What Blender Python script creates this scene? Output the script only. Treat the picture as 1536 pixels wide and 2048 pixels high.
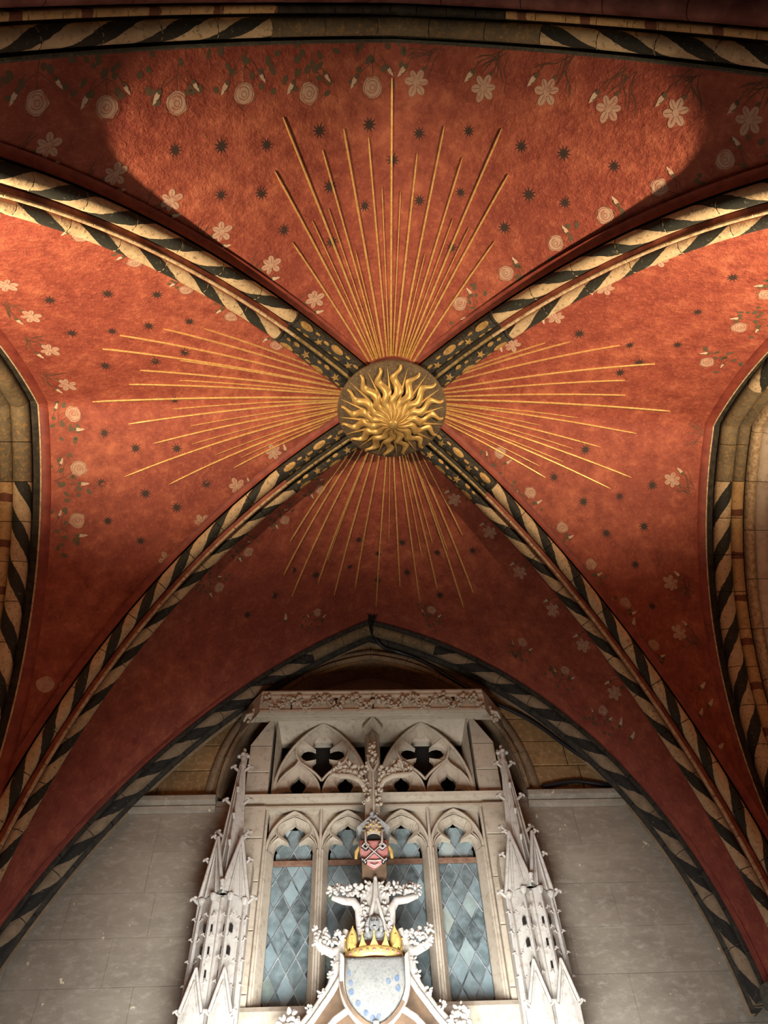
import bpy, math, random
from mathutils import Vector, Matrix
from mathutils.bvhtree import BVHTree

for o in list(bpy.data.objects):
    bpy.data.objects.remove(o)
scene = bpy.context.scene
col = scene.collection
PI = math.pi
R = math.radians
rnd = random.Random(7)

# ------------------------------------------------------------------ camera
YAW, PITCH, ROLL = R(4.1633), R(52.2315), R(-3.2327)
CAM = Vector((-.3081, 0, 1.6))
fw = Vector((math.sin(YAW)*math.cos(PITCH), math.cos(YAW)*math.cos(PITCH), math.sin(PITCH)))
r0 = Vector((math.cos(YAW), -math.sin(YAW), 0))
u0 = r0.cross(fw)
rt = r0*math.cos(ROLL) + u0*math.sin(ROLL)
up = -r0*math.sin(ROLL) + u0*math.cos(ROLL)
cd = bpy.data.cameras.new('camera')
cam = bpy.data.objects.new('camera', cd)
col.objects.link(cam)
m = Matrix((rt, up, -fw)).transposed().to_4x4()
m.translation = CAM
cam.matrix_world = m
cd.sensor_fit = 'VERTICAL'
cd.sensor_height = 36
cd.sensor_width = 27
cd.lens = 1444.6*36/2048
cd.clip_start = .05
cd.clip_end = 200
scene.camera = cam

# ------------------------------------------------------------------ world, lights, exposure
scene.view_settings.view_transform = 'Standard'
scene.view_settings.look = 'None'
scene.view_settings.exposure = 0
scene.view_settings.gamma = 1
scene.view_settings.use_curve_mapping = False
w = bpy.data.worlds.new('world')
scene.world = w
w.use_nodes = True
bg = w.node_tree.nodes['Background']
bg.inputs[0].default_value = (.62, .55, .48, 1)
bg.inputs[1].default_value = .05

def lamp(name, kind, loc, target, power, color, size=.1, spot=60, blend=.2):
    l = bpy.data.lights.new(name, kind)
    l.energy = power
    l.color = color
    if kind == 'AREA':
        l.shape = 'DISK'
        l.size = size
    else:
        l.shadow_soft_size = size
    if kind == 'SPOT':
        l.spot_size = R(spot)
        l.spot_blend = blend
    o = bpy.data.objects.new(name, l)
    col.objects.link(o)
    o.location = loc
    d = Vector(target) - Vector(loc)
    o.rotation_euler = d.to_track_quat('-Z', 'Y').to_euler()
    return o

WARM = (1, .74, .46)
lamp('capital_lamp', 'SPOT', (-2.9, .95, 4.2), (-2.3, 1.65, 6.4), 1300, WARM, .03, 84, 1)
lamp('capital_lamp', 'SPOT', (2.85, .90, 4.2), (2.3, 1.65, 6.4), 1300, WARM, .03, 84, 1)
lamp('vault_fill', 'AREA', (-.1, 2.6, .6), (-.1, 2.6, 6), 15, (1, .80, .58), .8)
tl = lamp('tomb_light', 'AREA', (-.1, 3.6, 1.5), (-.1, 6.0, 2.3), 195, (.93, .97, 1), 2.2)
tl.data.spread = R(98)
lamp('wall_wash', 'SPOT', (-.1, 2.2, .9), (-.1, 6, 4.9), 120, (1, .84, .60), .4, 60, 1)

# ------------------------------------------------------------------ mesh helpers
def tag(o, label=None, cat=None, group=None, kind=None):
    if label: o['label'] = label
    if cat: o['category'] = cat
    if group: o['group'] = group
    if kind: o['kind'] = kind
    return o

def empty(name, loc=(0, 0, 0)):
    o = bpy.data.objects.new(name, None)
    o.empty_display_size = .1
    col.objects.link(o)
    o.location = loc
    o['_w'] = list(loc)
    return o

class MB:
    def __init__(s):
        s.v = []; s.f = []; s.m = []; s.uv = []; s.hasuv = False
    def quad(s, a, b, c, d, mi=0):
        n = len(s.v); s.v += [a, b, c, d]; s.f.append((n, n+1, n+2, n+3)); s.m.append(mi); s.uv.append(None)
    def face(s, pts, mi=0):
        n = len(s.v); s.v += list(pts); s.f.append(tuple(range(n, n+len(pts)))); s.m.append(mi); s.uv.append(None)
    def grid(s, rows, mi=0, close=False, uv=None):
        n = len(s.v); k = len(rows[0])
        for r in rows: s.v += list(r)
        for i in range(len(rows)-1):
            for j in range(k if close else k-1):
                j2 = (j+1) % k
                s.f.append((n+i*k+j, n+i*k+j2, n+(i+1)*k+j2, n+(i+1)*k+j)); s.m.append(mi)
                if uv:
                    s.hasuv = True
                    s.uv.append((uv[i][j], uv[i][j2], uv[i+1][j2], uv[i+1][j]))
                else: s.uv.append(None)
    def box(s, c, h, mi=0, rot=None, taper=1):
        c = Vector(c)
        P = []
        for z in (-1, 1):
            k = taper if z > 0 else 1
            for x, y in ((-1, -1), (1, -1), (1, 1), (-1, 1)):
                p = Vector((x*h[0]*k, y*h[1]*k, z*h[2]))
                if rot: p = rot @ p
                P.append(c+p)
        n = len(s.v); s.v += P
        for f in ((0, 3, 2, 1), (4, 5, 6, 7), (0, 1, 5, 4), (1, 2, 6, 5), (2, 3, 7, 6), (3, 0, 4, 7)):
            s.f.append(tuple(n+i for i in f)); s.m.append(mi); s.uv.append(None)
    def tube(s, pts, r, n=8, mi=0, cap=True):
        pts = [Vector(p) for p in pts]
        if not hasattr(r, '__len__'): r = [r]*len(pts)
        rows = []; ref = None
        for i, p in enumerate(pts):
            t = (pts[min(i+1, len(pts)-1)] - pts[max(i-1, 0)]).normalized()
            if ref is None: ref = Vector((0, 0, 1)) if abs(t.z) < .9 else Vector((0, 1, 0))
            a = t.cross(ref).normalized(); b = a.cross(t); ref = b
            rows.append([p + (a*math.cos(q*2*PI/n) + b*math.sin(q*2*PI/n))*r[i] for q in range(n)])
        s.grid(rows, mi, True)
        if cap:
            s.face(rows[0][::-1], mi); s.face(rows[-1], mi)
    def ball(s, c, r, mi=0, nu=8, nv=5, rot=None):
        c = Vector(c)
        if not hasattr(r, '__len__'): r = (r, r, r)
        rows = []
        for i in range(nv+1):
            th = PI*i/nv
            row = []
            for j in range(nu):
                p = Vector((r[0]*math.sin(th)*math.cos(2*PI*j/nu), r[1]*math.sin(th)*math.sin(2*PI*j/nu), r[2]*math.cos(th)))
                if rot: p = rot @ p
                row.append(c+p)
            rows.append(row)
        s.grid(rows, mi, True)
    def lathe(s, c, prof, n=24, mi=0, rot=None):
        c = Vector(c); rows = []
        for r, z in prof:
            row = []
            for j in range(n):
                p = Vector((r*math.cos(2*PI*j/n), r*math.sin(2*PI*j/n), z))
                if rot: p = rot @ p
                row.append(c+p)
            rows.append(row)
        s.grid(rows, mi, True)
    def prism(s, poly, y0, y1, mi=0):
        # closed outline in (x, z), extruded from y0 (front) to y1
        a = [Vector((x, y0, z)) for x, z in poly]; b = [Vector((x, y1, z)) for x, z in poly]
        s.face(a, mi); s.face(b[::-1], mi); s.grid([a, b], mi, True)
    def build(s, name, mats, parent=None, smooth=False, kind=None):
        if not isinstance(mats, (list, tuple)): mats = [mats]
        off = Vector((0, 0, 0))
        if parent is not None and '_w' in parent: off = Vector(parent['_w'])
        me = bpy.data.meshes.new(name)
        me.from_pydata([Vector(v)-off for v in s.v], [], s.f)
        for mt in mats: me.materials.append(mt)
        me.polygons.foreach_set('material_index', s.m)
        if smooth: me.polygons.foreach_set('use_smooth', [True]*len(s.f))
        if s.hasuv:
            ul = me.uv_layers.new(name='UVMap').data
            for p, q in zip(me.polygons, s.uv):
                if q:
                    for li, t in zip(p.loop_indices, q): ul[li].uv = t
        me.update()
        o = bpy.data.objects.new(name, me)
        col.objects.link(o)
        if parent is not None:
            o.parent = parent
            if '_w' in parent: o['_w'] = list(off)
        if kind: o['kind'] = kind
        return o

def merge_smooth(o, dist=.0005):
    import bmesh
    b = bmesh.new(); b.from_mesh(o.data)
    bmesh.ops.remove_doubles(b, verts=b.verts, dist=dist)
    bmesh.ops.recalc_face_normals(b, faces=b.faces)
    b.to_mesh(o.data); b.free()

def put(src, name, parent, loc, rotz=0, scale=1, rot=None):
    o = bpy.data.objects.new(name, src)
    col.objects.link(o)
    off = Vector((0, 0, 0))
    if parent is not None:
        o.parent = parent
        if '_w' in parent: off = Vector(parent['_w'])
    o.location = Vector(loc) - off
    o.rotation_euler = rot if rot else (0, 0, rotz)
    o.scale = (scale,)*3 if not hasattr(scale, '__len__') else scale
    return o

def proto(mb, name, mats, smooth=True):
    o = mb.build(name, mats, None, smooth)
    me = o.data
    bpy.data.objects.remove(o)
    return me

# ------------------------------------------------------------------ materials
def new_mat(name):
    mt = bpy.data.materials.new(name); mt.use_nodes = True
    nt = mt.node_tree
    return mt, nt, nt.nodes['Principled BSDF']

def N(nt, t, **k):
    n = nt.nodes.new(t)
    for a, b in k.items():
        if a.startswith('i_'): n.inputs[int(a[2:])].default_value = b
        else: setattr(n, a, b)
    return n

def ramp(nt, fac, stops, interp='LINEAR'):
    r = N(nt, 'ShaderNodeValToRGB')
    r.color_ramp.interpolation = interp
    e = r.color_ramp.elements
    while len(e) > 1: e.remove(e[0])
    e[0].position, e[0].color = stops[0][0], (*stops[0][1], 1)
    for p, c in stops[1:]:
        x = e.new(p); x.color = (*c, 1)
    nt.links.new(fac, r.inputs[0])
    return r.outputs[0]

def noise(nt, vec, scale, detail=4, rough=.6, sx=(1, 1, 1)):
    mp = N(nt, 'ShaderNodeMapping'); mp.inputs['Scale'].default_value = sx
    nt.links.new(vec, mp.inputs[0])
    n = N(nt, 'ShaderNodeTexNoise')
    n.inputs['Scale'].default_value = scale; n.inputs['Detail'].default_value = detail; n.inputs['Roughness'].default_value = rough
    nt.links.new(mp.outputs[0], n.inputs['Vector'])
    return n.outputs['Fac']

def mixc(nt, fac, a, b, mode='MIX'):
    x = N(nt, 'ShaderNodeMix', data_type='RGBA', blend_type=mode)
    if isinstance(fac, (int, float)): x.inputs[0].default_value = fac
    else: nt.links.new(fac, x.inputs[0])
    for i, q in ((6, a), (7, b)):
        if isinstance(q, tuple): x.inputs[i].default_value = (*q, 1)
        else: nt.links.new(q, x.inputs[i])
    return x.outputs[2]

def math_(nt, op, a, b=None, c=None):
    x = N(nt, 'ShaderNodeMath', operation=op)
    for i, q in enumerate((a, b, c)):
        if q is None: continue
        if isinstance(q, (int, float)): x.inputs[i].default_value = q
        else: nt.links.new(q, x.inputs[i])
    return x.outputs[0]

def bump(nt, bs, h, strength=.4, dist=.01):
    b = N(nt, 'ShaderNodeBump'); b.inputs['Strength'].default_value = strength; b.inputs['Distance'].default_value = dist
    nt.links.new(h, b.inputs['Height']); nt.links.new(b.outputs[0], bs.inputs['Normal'])

def coords(nt):
    # object coordinates: every mesh here keeps its own fixed coordinates
    return N(nt, 'ShaderNodeTexCoord').outputs['Object']

def stone(name, c1, c2, c3=None, scale=3, rough=.85, bmp=.3, chips=None, chipcol=(.7, .6, .45), rnd_amt=0, sx=(1, 1, 1)):
    mt, nt, bs = new_mat(name); v = coords(nt)
    n1 = noise(nt, v, scale, 6, .65, sx); n2 = noise(nt, v, scale*6, 4, .7, sx)
    c = ramp(nt, n1, [(.3, c1), (.7, c2)])
    if c3: c = mixc(nt, ramp(nt, n2, [(.5, (0, 0, 0)), (.72, (1, 1, 1))]), c, c3)
    if chips:
        n3 = noise(nt, v, chips[0], 5, .6)
        c = mixc(nt, ramp(nt, n3, [(chips[1], (0, 0, 0)), (chips[1]+.03, (1, 1, 1))]), c, chipcol)
    if rnd_amt:
        oi = N(nt, 'ShaderNodeObjectInfo')
        k = math_(nt, 'MULTIPLY_ADD', oi.outputs['Random'], rnd_amt, 1-rnd_amt/2)
        x = N(nt, 'ShaderNodeVectorMath', operation='SCALE')
        nt.links.new(c, x.inputs[0]); nt.links.new(k, x.inputs['Scale']); c = x.outputs[0]
    nt.links.new(c, bs.inputs['Base Color'])
    bs.inputs['Roughness'].default_value = rough
    bump(nt, bs, math_(nt, 'ADD', n1, n2), bmp, .01)
    return mt

def flat(name, c, rough=.7, metal=0, wear=None, scale=20):
    mt, nt, bs = new_mat(name); v = coords(nt)
    if wear:
        n = noise(nt, v, scale, 5, .65)
        cc = ramp(nt, n, [(.38, c), (.66, wear)])
        nt.links.new(cc, bs.inputs['Base Color'])
        bump(nt, bs, n, .2, .004)
    else: bs.inputs['Base Color'].default_value = (*c, 1)
    bs.inputs['Roughness'].default_value = rough; bs.inputs['Metallic'].default_value = metal
    return mt

def web_mat():
    mt, nt, bs = new_mat('red_painted_plaster'); v = coords(nt)
    n1 = noise(nt, v, 1.1, 6, .65); n2 = noise(nt, v, 7, 6, .7); n3 = noise(nt, v, 34, 4, .7, (1, 1, .4))
    c = ramp(nt, n1, [(.28, (.21, .046, .032)), (.48, (.32, .080, .050)), (.70, (.43, .130, .075))])
    c = mixc(nt, ramp(nt, n2, [(.36, (.95, .95, .95)), (.62, (0, 0, 0))]), c, (.20, .042, .030))
    c = mixc(nt, ramp(nt, n2, [(.56, (0, 0, 0)), (.8, (.6, .6, .6))]), c, (.50, .19, .105))
    c = mixc(nt, ramp(nt, n3, [(.52, (0, 0, 0)), (.75, (.5, .5, .5))]), c, (.5, .18, .10))
    nt.links.new(c, bs.inputs['Base Color']); bs.inputs['Roughness'].default_value = .62
    bs.inputs['Specular IOR Level'].default_value = .3
    bump(nt, bs, math_(nt, 'ADD', n2, math_(nt, 'MULTIPLY', n3, .6)), .7, .018)
    return mt

def stripe_mat(name, light, light2, dark, per=.42, k=1.2, duty=.46):
    mt, nt, bs = new_mat(name)
    uv = N(nt, 'ShaderNodeUVMap').outputs[0]; v = coords(nt)
    sp = N(nt, 'ShaderNodeSeparateXYZ'); nt.links.new(uv, sp.inputs[0])
    n0 = noise(nt, v, 14, 4, .6)
    a = math_(nt, 'MULTIPLY', sp.outputs[0], 1/per)
    b = math_(nt, 'MULTIPLY_ADD', sp.outputs[1], k, a)
    b = math_(nt, 'MULTIPLY_ADD', n0, .12, b)
    fr = math_(nt, 'FRACT', b)
    s = math_(nt, 'LESS_THAN', fr, duty)
    n1 = noise(nt, v, 9, 6, .7); n2 = noise(nt, v, 40, 4, .7)
    lc = ramp(nt, n1, [(.3, light2), (.62, light)])
    lc = mixc(nt, ramp(nt, n2, [(.55, (0, 0, 0)), (.68, (.85, .85, .85))]), lc, (.14, .10, .055))
    dc = mixc(nt, ramp(nt, n2, [(.6, (0, 0, 0)), (.75, (1, 1, 1))]), dark, (.2, .19, .13))
    c = mixc(nt, s, lc, dc)
    nt.links.new(c, bs.inputs['Base Color']); bs.inputs['Roughness'].default_value = .75
    bump(nt, bs, math_(nt, 'ADD', n1, n2), .35, .006)
    return mt

def paint(name, c, under=(.33, .06, .035), wear=.5, scale=22):
    mt, nt, bs = new_mat(name); v = coords(nt)
    n = noise(nt, v, scale, 5, .7)
    cc = mixc(nt, ramp(nt, n, [(wear-.12, (0, 0, 0)), (wear+.16, (.85, .85, .85))]), c, under)
    nt.links.new(cc, bs.inputs['Base Color']); bs.inputs['Roughness'].default_value = .75
    return mt

def pane_mat():
    mt, nt, bs = new_mat('old_quarry_glass'); v = coords(nt)
    oi = N(nt, 'ShaderNodeObjectInfo')
    n = noise(nt, v, 14, 3, .5)
    c = ramp(nt, oi.outputs['Random'], [(0, (.05, .066, .066)), (.3, (.11, .145, .145)), (.6, (.18, .235, .24)), (.85, (.28, .37, .385)), (.93, (.17, .19, .12)), (1, (.62, .71, .73))])
    c = mixc(nt, ramp(nt, n, [(.4, (0, 0, 0)), (.75, (.4, .4, .4))]), c, (.40, .51, .53))
    nt.links.new(c, bs.inputs['Base Color']); bs.inputs['Roughness'].default_value = .28
    bump(nt, bs, n, .25, .01)
    return mt

M = {}
M['web'] = web_mat()
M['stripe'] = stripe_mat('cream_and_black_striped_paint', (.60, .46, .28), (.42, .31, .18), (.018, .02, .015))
M['stripe_dark'] = stripe_mat('darker_striped_paint', (.30, .22, .135), (.16, .115, .07), (.012, .012, .010), per=.44)  # the same stripes in darker, browner colours
M['band'] = stripe_mat('ochre_banded_paint', (.55, .36, .16), (.42, .24, .1), (.16, .055, .028), per=.40, k=0, duty=.16)
M['dark'] = flat('black_paint_and_gap_shade', (.012, .010, .008), .8, wear=(.05, .04, .026))  # black paint, also the painted-in shade of the hollows
M['gilded_dark'] = stone('dark_paint_with_gold_traces', (.013, .016, .018), (.034, .034, .030), (.12, .09, .045), scale=7, bmp=.2)
M['gilded_worn'] = stone('worn_gold_and_grey_paint', (.09, .075, .048), (.20, .155, .09), (.36, .21, .07), scale=6, bmp=.2)
M['rib_red'] = flat('dark_red_rib_paint', (.16, .03, .02), .65, wear=(.30, .085, .045), scale=12)
M['border_red'] = flat('border_red_paint', (.17, .028, .02), .65, wear=(.28, .06, .035), scale=9)
M['ridge_pale'] = flat('pale_fillet_paint', (.62, .49, .31), .75, wear=(.32, .19, .095), scale=30)
M['ridge_gold'] = flat('dull_gold_fillet', (.45, .33, .14), .55, metal=.3, wear=(.14, .10, .05), scale=24)
M['maroon'] = flat('maroon_painted_stone', (.10, .026, .022), .55, wear=(.24, .10, .085), scale=5)
M['gold'] = flat('gilding', (.74, .53, .20), .46, metal=.5, wear=(.58, .38, .12), scale=26)
M['goldray'] = flat('gilded_ray', (.86, .60, .24), .42, metal=.55, wear=(.62, .36, .12), scale=40)
M['boss_dark'] = stone('umber_boss_ground', (.075, .052, .032), (.14, .10, .06), (.24, .17, .09), scale=9)
M['leafgold'] = flat('gold_leaf_painting', (.50, .32, .10), .6, metal=.2, wear=(.26, .16, .06), scale=30)
M['pale'] = stone('pale_limestone', (.50, .42, .32), (.66, .57, .45), (.40, .31, .22), scale=2.5, rnd_amt=.16)
M['tracery'] = stone('carved_limestone', (.43, .355, .265), (.54, .46, .355), (.34, .265, .185), scale=3, bmp=.2, rnd_amt=.06)
M['white'] = stone('bleached_limestone', (.47, .43, .375), (.57, .53, .47), (.33, .285, .23), scale=4, bmp=.25)
M['plaster'] = stone('sooty_taupe_plaster', (.19, .155, .115), (.33, .28, .215), (.37, .325, .255), scale=1.7, bmp=.4, chips=(11, .672), chipcol=(.66, .56, .38), sx=(1, 1, 2.0))
M['tymp'] = stone('golden_brown_ashlar', (.17, .095, .035), (.30, .18, .07), (.42, .26, .12), scale=3.2, bmp=.4, rnd_amt=.25)
M['brown_stone'] = stone('brown_weathered_stone', (.13, .085, .048), (.24, .165, .095), (.30, .21, .12), scale=4, bmp=.4)
M['mortar'] = flat('mortar', (.14, .11, .08), .9)
M['mortar_dark'] = flat('dark_mortar', (.05, .035, .02), .9)
M['void'] = flat('painted_recess_dark', (.012, .009, .007), .95)  # near-black colour stands for the unlit depth of openings
M['recess'] = stone('dark_brown_plaster', (.09, .06, .037), (.16, .11, .07), scale=3)  # dark brown plaster at the back of the arch recess
M['rust'] = flat('rusted_iron', (.18, .085, .05), .8, wear=(.27, .16, .1))
M['lead'] = flat('lead_came', (.46, .49, .50), .4, metal=.3, wear=(.10, .11, .115), scale=5)
M['iron'] = flat('black_iron', (.02, .02, .022), .5, metal=.3)
M['pane'] = pane_mat()
M['cable'] = flat('black_cable_sheath', (.012, .012, .014), .35)
M['hred'] = flat('heraldic_red', (.56, .19, .17), .6, wear=(.62, .30, .26), scale=16)
M['crimson'] = flat('crimson_cap', (.42, .05, .045), .6, wear=(.5, .2, .17), scale=30)
M['yellow'] = flat('yellow_gilt', (.78, .55, .17), .5, metal=.2, wear=(.55, .35, .10), scale=24)
M['shield'] = stone('grey_shield_face', (.22, .22, .20), (.30, .295, .265), (.16, .16, .15), scale=9, bmp=.3)
M['shieldblue'] = flat('faded_blue_patch', (.09, .14, .23), .8, wear=(.2, .22, .23), scale=50)
M['umber'] = flat('umber_stain_and_shading', (.20, .12, .065), .75, wear=(.10, .06, .035), scale=9)  # brown stain; on the gable field it paints in shading
M['greystone'] = flat('grey_carved_stone', (.22, .22, .21), .8, wear=(.38, .37, .34), scale=40)
M['greendark'] = stone('dark_green_painted_stone', (.03, .033, .026), (.075, .075, .055), (.13, .12, .08), scale=8)
M['petal'] = paint('faded_petal_paint', (.46, .30, .22), wear=.62)
M['petal_line'] = paint('petal_outline_paint', (.24, .12, .075), wear=.58)
M['petal_white'] = paint('pale_bud_paint', (.56, .42, .31), wear=.64)
M['leaf'] = paint('dull_green_leaf_paint', (.095, .072, .04), (.24, .045, .028), wear=.68)
M['stem'] = paint('stem_paint', (.085, .045, .024), (.28, .05, .03), wear=.6)
M['star'] = paint('dark_star_paint', (.035, .018, .014), (.18, .034, .024), wear=.74)
M['floor'] = stone('worn_paving', (.22, .19, .16), (.32, .28, .24), scale=1.5)
# ------------------------------------------------------------------ curves of the vault
ZS = 3.4            # springing level
class Path:
    """poly-line with outward in-plane normals and a fixed depth axis"""
    def __init__(s, pts, nrm, axis, apex=None):
        s.p = [Vector(q) for q in pts]; s.n = [Vector(q) for q in nrm]; s.axis = Vector(axis)
        s.c = [0]
        for a, b in zip(s.p, s.p[1:]): s.c.append(s.c[-1] + (b-a).length)
        s.L = s.c[-1]
        s.sa = s.c[apex] if apex is not None else s.L
    def at(s, x):
        x = min(max(x, 0), s.L)
        lo, hi = 0, len(s.c)-1
        while hi-lo > 1:
            md = (lo+hi)//2
            if s.c[md] <= x: lo = md
            else: hi = md
        t = (x-s.c[lo])/max(1e-9, s.c[hi]-s.c[lo])
        return s.p[lo].lerp(s.p[hi], t), s.n[lo].lerp(s.n[hi], t)

def half_arc(cx, cz, r, x_apex, side, n=60, z0=ZS):
    """2-D points from springing up to the apex on a circle; side -1: lies left of its apex"""
    za = cz + math.sqrt(max(0, r*r-(x_apex-cx)**2))
    out = []
    a1 = math.atan2(za-cz, x_apex-cx)
    if z0 >= cz: a0 = math.asin((z0-cz)/r)
    else: a0 = 0
    if side < 0: a0 = PI-a0
    if z0 < cz: out += [(cx+side*r, z0 + (cz-z0)*i/8) for i in range(8)]
    for i in range(n+1):
        a = a0 + (a1-a0)*i/n
        out.append((cx+r*math.cos(a), cz+r*math.sin(a)))
    return out

def arch_path(left, right, conv, axis):
    """left / right: 2-D half arches, springing to apex; conv turns (s, z) into a 3-D point"""
    apex = ((left[-1][0]+right[-1][0])/2, (left[-1][1]+right[-1][1])/2)
    pts = left[:-1] + [apex] + right[:-1][::-1]
    k = len(left)-1
    nr = []
    for i, p in enumerate(pts):
        def nd(a, b):
            d = (b[0]-a[0], b[1]-a[1]); l = math.hypot(*d); return (-d[1]/l, d[0]/l)
        n1 = nd(pts[i-1], p) if i > 0 else nd(p, pts[i+1])
        n2 = nd(p, pts[i+1]) if i < len(pts)-1 else n1
        q = (n1[0]+n2[0], n1[1]+n2[1]); l2 = (q[0]**2+q[1]**2)
        nr.append((2*q[0]/l2, 2*q[1]/l2))
    o = conv(0, 0)
    return Path([conv(*p) for p in pts], [conv(*q)-o for q in nr], axis, k)

def sweep(mb, path, prof, s0, s1, mi=0, step=.07, sign=1, caps=False):
    n = max(2, int(math.ceil((s1-s0)/step))+1)
    ss = [s0+(s1-s0)*i/(n-1) for i in range(n)]
    if s0 < path.sa < s1 and all(abs(x-path.sa) > .004 for x in ss): ss = sorted(ss+[path.sa])
    cl = [0]
    for a, b in zip(prof, prof[1:]): cl.append(cl[-1]+math.hypot(b[0]-a[0], b[1]-a[1]))
    rows, uv = [], []
    for x in ss:
        p, nn = path.at(x)
        rows.append([p + path.axis*d + nn*q for d, q in prof])
        u = abs(x-path.sa)
        uv.append([(sign*u, c/cl[-1]) for c in cl])
    mb.grid(rows, mi, False, uv)
    if caps:
        mb.face(rows[0], mi); mb.face(rows[-1][::-1], mi)

def roll(cd_, cn, r, a0=-30, a1=210, n=9):
    """arc of a roll moulding that bulges to -n (into the opening)"""
    return [(cd_ + r*math.cos(R(a0+(a1-a0)*i/(n-1))), cn - r*math.sin(R(a0+(a1-a0)*i/(n-1)))) for i in range(n)][::-1]

def voussoirs(path, prof, mats_of, s0, s1, length, name, parent, sign=1, gap=.006, step=.07):
    """cut a moulding into its stones: one object each"""
    n = max(1, round((s1-s0)/length))
    for i in range(n):
        a, b = s0+(s1-s0)*i/n, s0+(s1-s0)*(i+1)/n
        mb = MB(); sweep(mb, path, prof, a+gap/2, b-gap/2, 0, step, sign, True)
        mb.build(name, mats_of((a+b)/2), parent, True)

# wall arch (against the back wall), joint line of the red web
YB = 5.6
wl = half_arc(2.716, 1.708, 5.988, -.125, -1)
wr = half_arc(-1.265, 3.309, 3.839, -.125, 1)
A_back = arch_path(wl, wr, lambda s, z: Vector((s, YB, z)), (0, 1, 0))
# front arch over the viewer
YF = .43
fl_ = half_arc(1.232, 3.656, 3.720, -.03, -1)
fr_ = half_arc(-.6, 4.3, 2.906, -.03, 1)
A_front = arch_path(fl_, fr_, lambda s, z: Vector((s, YF, z)), (0, -1, 0))
# side arches; s runs along y
XL, XR = -2.97, 2.97
lf = half_arc(4.3, 3.6, 3.72, 3.1, -1); lb = half_arc(1.485, 3.978, 3.534, 3.1, 1)
A_left = arch_path(lf, lb, lambda s, z: Vector((XL, s, z)), (-1, 0, 0))
rf = half_arc(4.2, 3.8, 3.495, 3.3, -1); rb = half_arc(2.214, 4.239, 3.123, 3.3, 1)
A_right = arch_path(rf, rb, lambda s, z: Vector((XR, s, z)), (1, 0, 0))

BO = Vector((.03, 3.13, 0))          # plan position of the boss
def diag_path(cx, cy, L, n, zt):
    d = Vector((cx, cy, 0)) - BO; d.normalize()
    k = 90
    pts = []
    for i in range(k+1):
        a = PI/2*i/k                  # from springing to crown
        s = L*max(0, math.cos(a))**(2/n); z = ZS+(zt-ZS)*math.sin(a)**(2/n)
        pts.append(BO + d*s + Vector((0, 0, z)))
    # even out
    nr = []
    for i, p in enumerate(pts):
        t = (pts[min(i+1, k)] - pts[max(i-1, 0)]).normalized()
        h = Vector((t.y, -t.x, 0))
        v = Vector((0, 0, 1)); nn = (v - t*v.dot(t))
        if nn.length < 1e-4: nn = d.copy()
        nn = nn.normalized()
        if nn.dot(d) < 0 and nn.z < .2: nn = -nn
        nr.append(nn)
    ax = Vector((-d.y, d.x, 0))
    return Path(pts, nr, ax)
D_BL = diag_path(-2.95, 5.2, 3.55, 2.1, 7.04)
D_BR = diag_path(2.9, 5.4, 3.42, 1.78, 7.04)
D_FL = diag_path(-2.75, .4, 3.68, 2.1, 7.04)
D_FR = diag_path(2.77, .35, 3.62, 2.2, 7.04)
RIB_UP = .125     # web sits this far above the rib's lowest line

# ------------------------------------------------------------------ webs (four cells)
ceiling = tag(empty('ceiling', (0, 3.1, ZS)), 'painted red four-part rib vault overhead', kind='structure')
def cell(name, path, dA, dB, sgn, nt_=44, nu=16, bulge=.07):
    """path: boundary arch; dA meets the arch's start, dB its end"""
    mb = MB()
    def half(apath, s_of, dp, flip):
        rows = []
        for i in range(nt_+1):
            t = i/nt_
            a, _ = apath.at(s_of(t)); a = a - apath.axis*.015
            b, bn = dp.at(dp.L*t); b = b + bn*RIB_UP
            row = []
            for j in range(nu+1):
                u = j/nu
                p = a.lerp(b, u)
                p = p + Vector((0, 0, 1))*bulge*math.sin(PI*u)*math.sin(PI*min(1, t*.62+.02))*t
                row.append(p)
            rows.append(row)
        return rows
    ra = half(path, lambda t: path.sa*t, dA, False)
    rb_ = half(path, lambda t: path.L-(path.L-path.sa)*t, dB, True)
    mb.grid(ra); mb.grid(rb_)
    o = mb.build(name, M['web'], ceiling, True)
    merge_smooth(o, .002)
    # make the normals look down into the room
    me = o.data
    if sum(p.normal.z*p.area for p in me.polygons) > 0: me.flip_normals()
    return o
W_back = cell('vault_web', A_back, D_BL, D_BR, 1)
W_front = cell('vault_web', A_front, D_FL, D_FR, 1, bulge=.015)
W_left = cell('vault_web', A_left, D_FL, D_BL, 1)
W_right = cell('vault_web', A_right, D_FR, D_BR, 1)
W_back['label'] = 'shadowed red web above the traceried window'
W_front['label'] = 'red web over the entrance arch with spotlit patch'
W_left['label'] = 'red web bordered with roses and irises on the left'
W_right['label'] = 'red web bordered with roses and irises on the right'
def web_bvh(o):
    off = Vector(o['_w'])
    return BVHTree.FromPolygons([v.co+off for v in o.data.vertices], [tuple(p.vertices) for p in o.data.polygons])
BV = {'B': web_bvh(W_back), 'F': web_bvh(W_front), 'L': web_bvh(W_left), 'R': web_bvh(W_right)}
WEB = {'B': W_back, 'F': W_front, 'L': W_left, 'R': W_right}
#MARK
# ------------------------------------------------------------------ diagonal ribs
def leafpoly(a, b, k=10):
    """pointed leaf, length 2a, half width b"""
    return [(a*math.cos(2*PI*i/k), b*math.sin(2*PI*i/k)*(1 if i % (k//2) else .2)) for i in range(k)]

def star_poly(n, r1, r2):
    return [((r1 if i % 2 == 0 else r2)*math.cos(PI*i/n), (r1 if i % 2 == 0 else r2)*math.sin(PI*i/n)) for i in range(2*n)]

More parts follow.
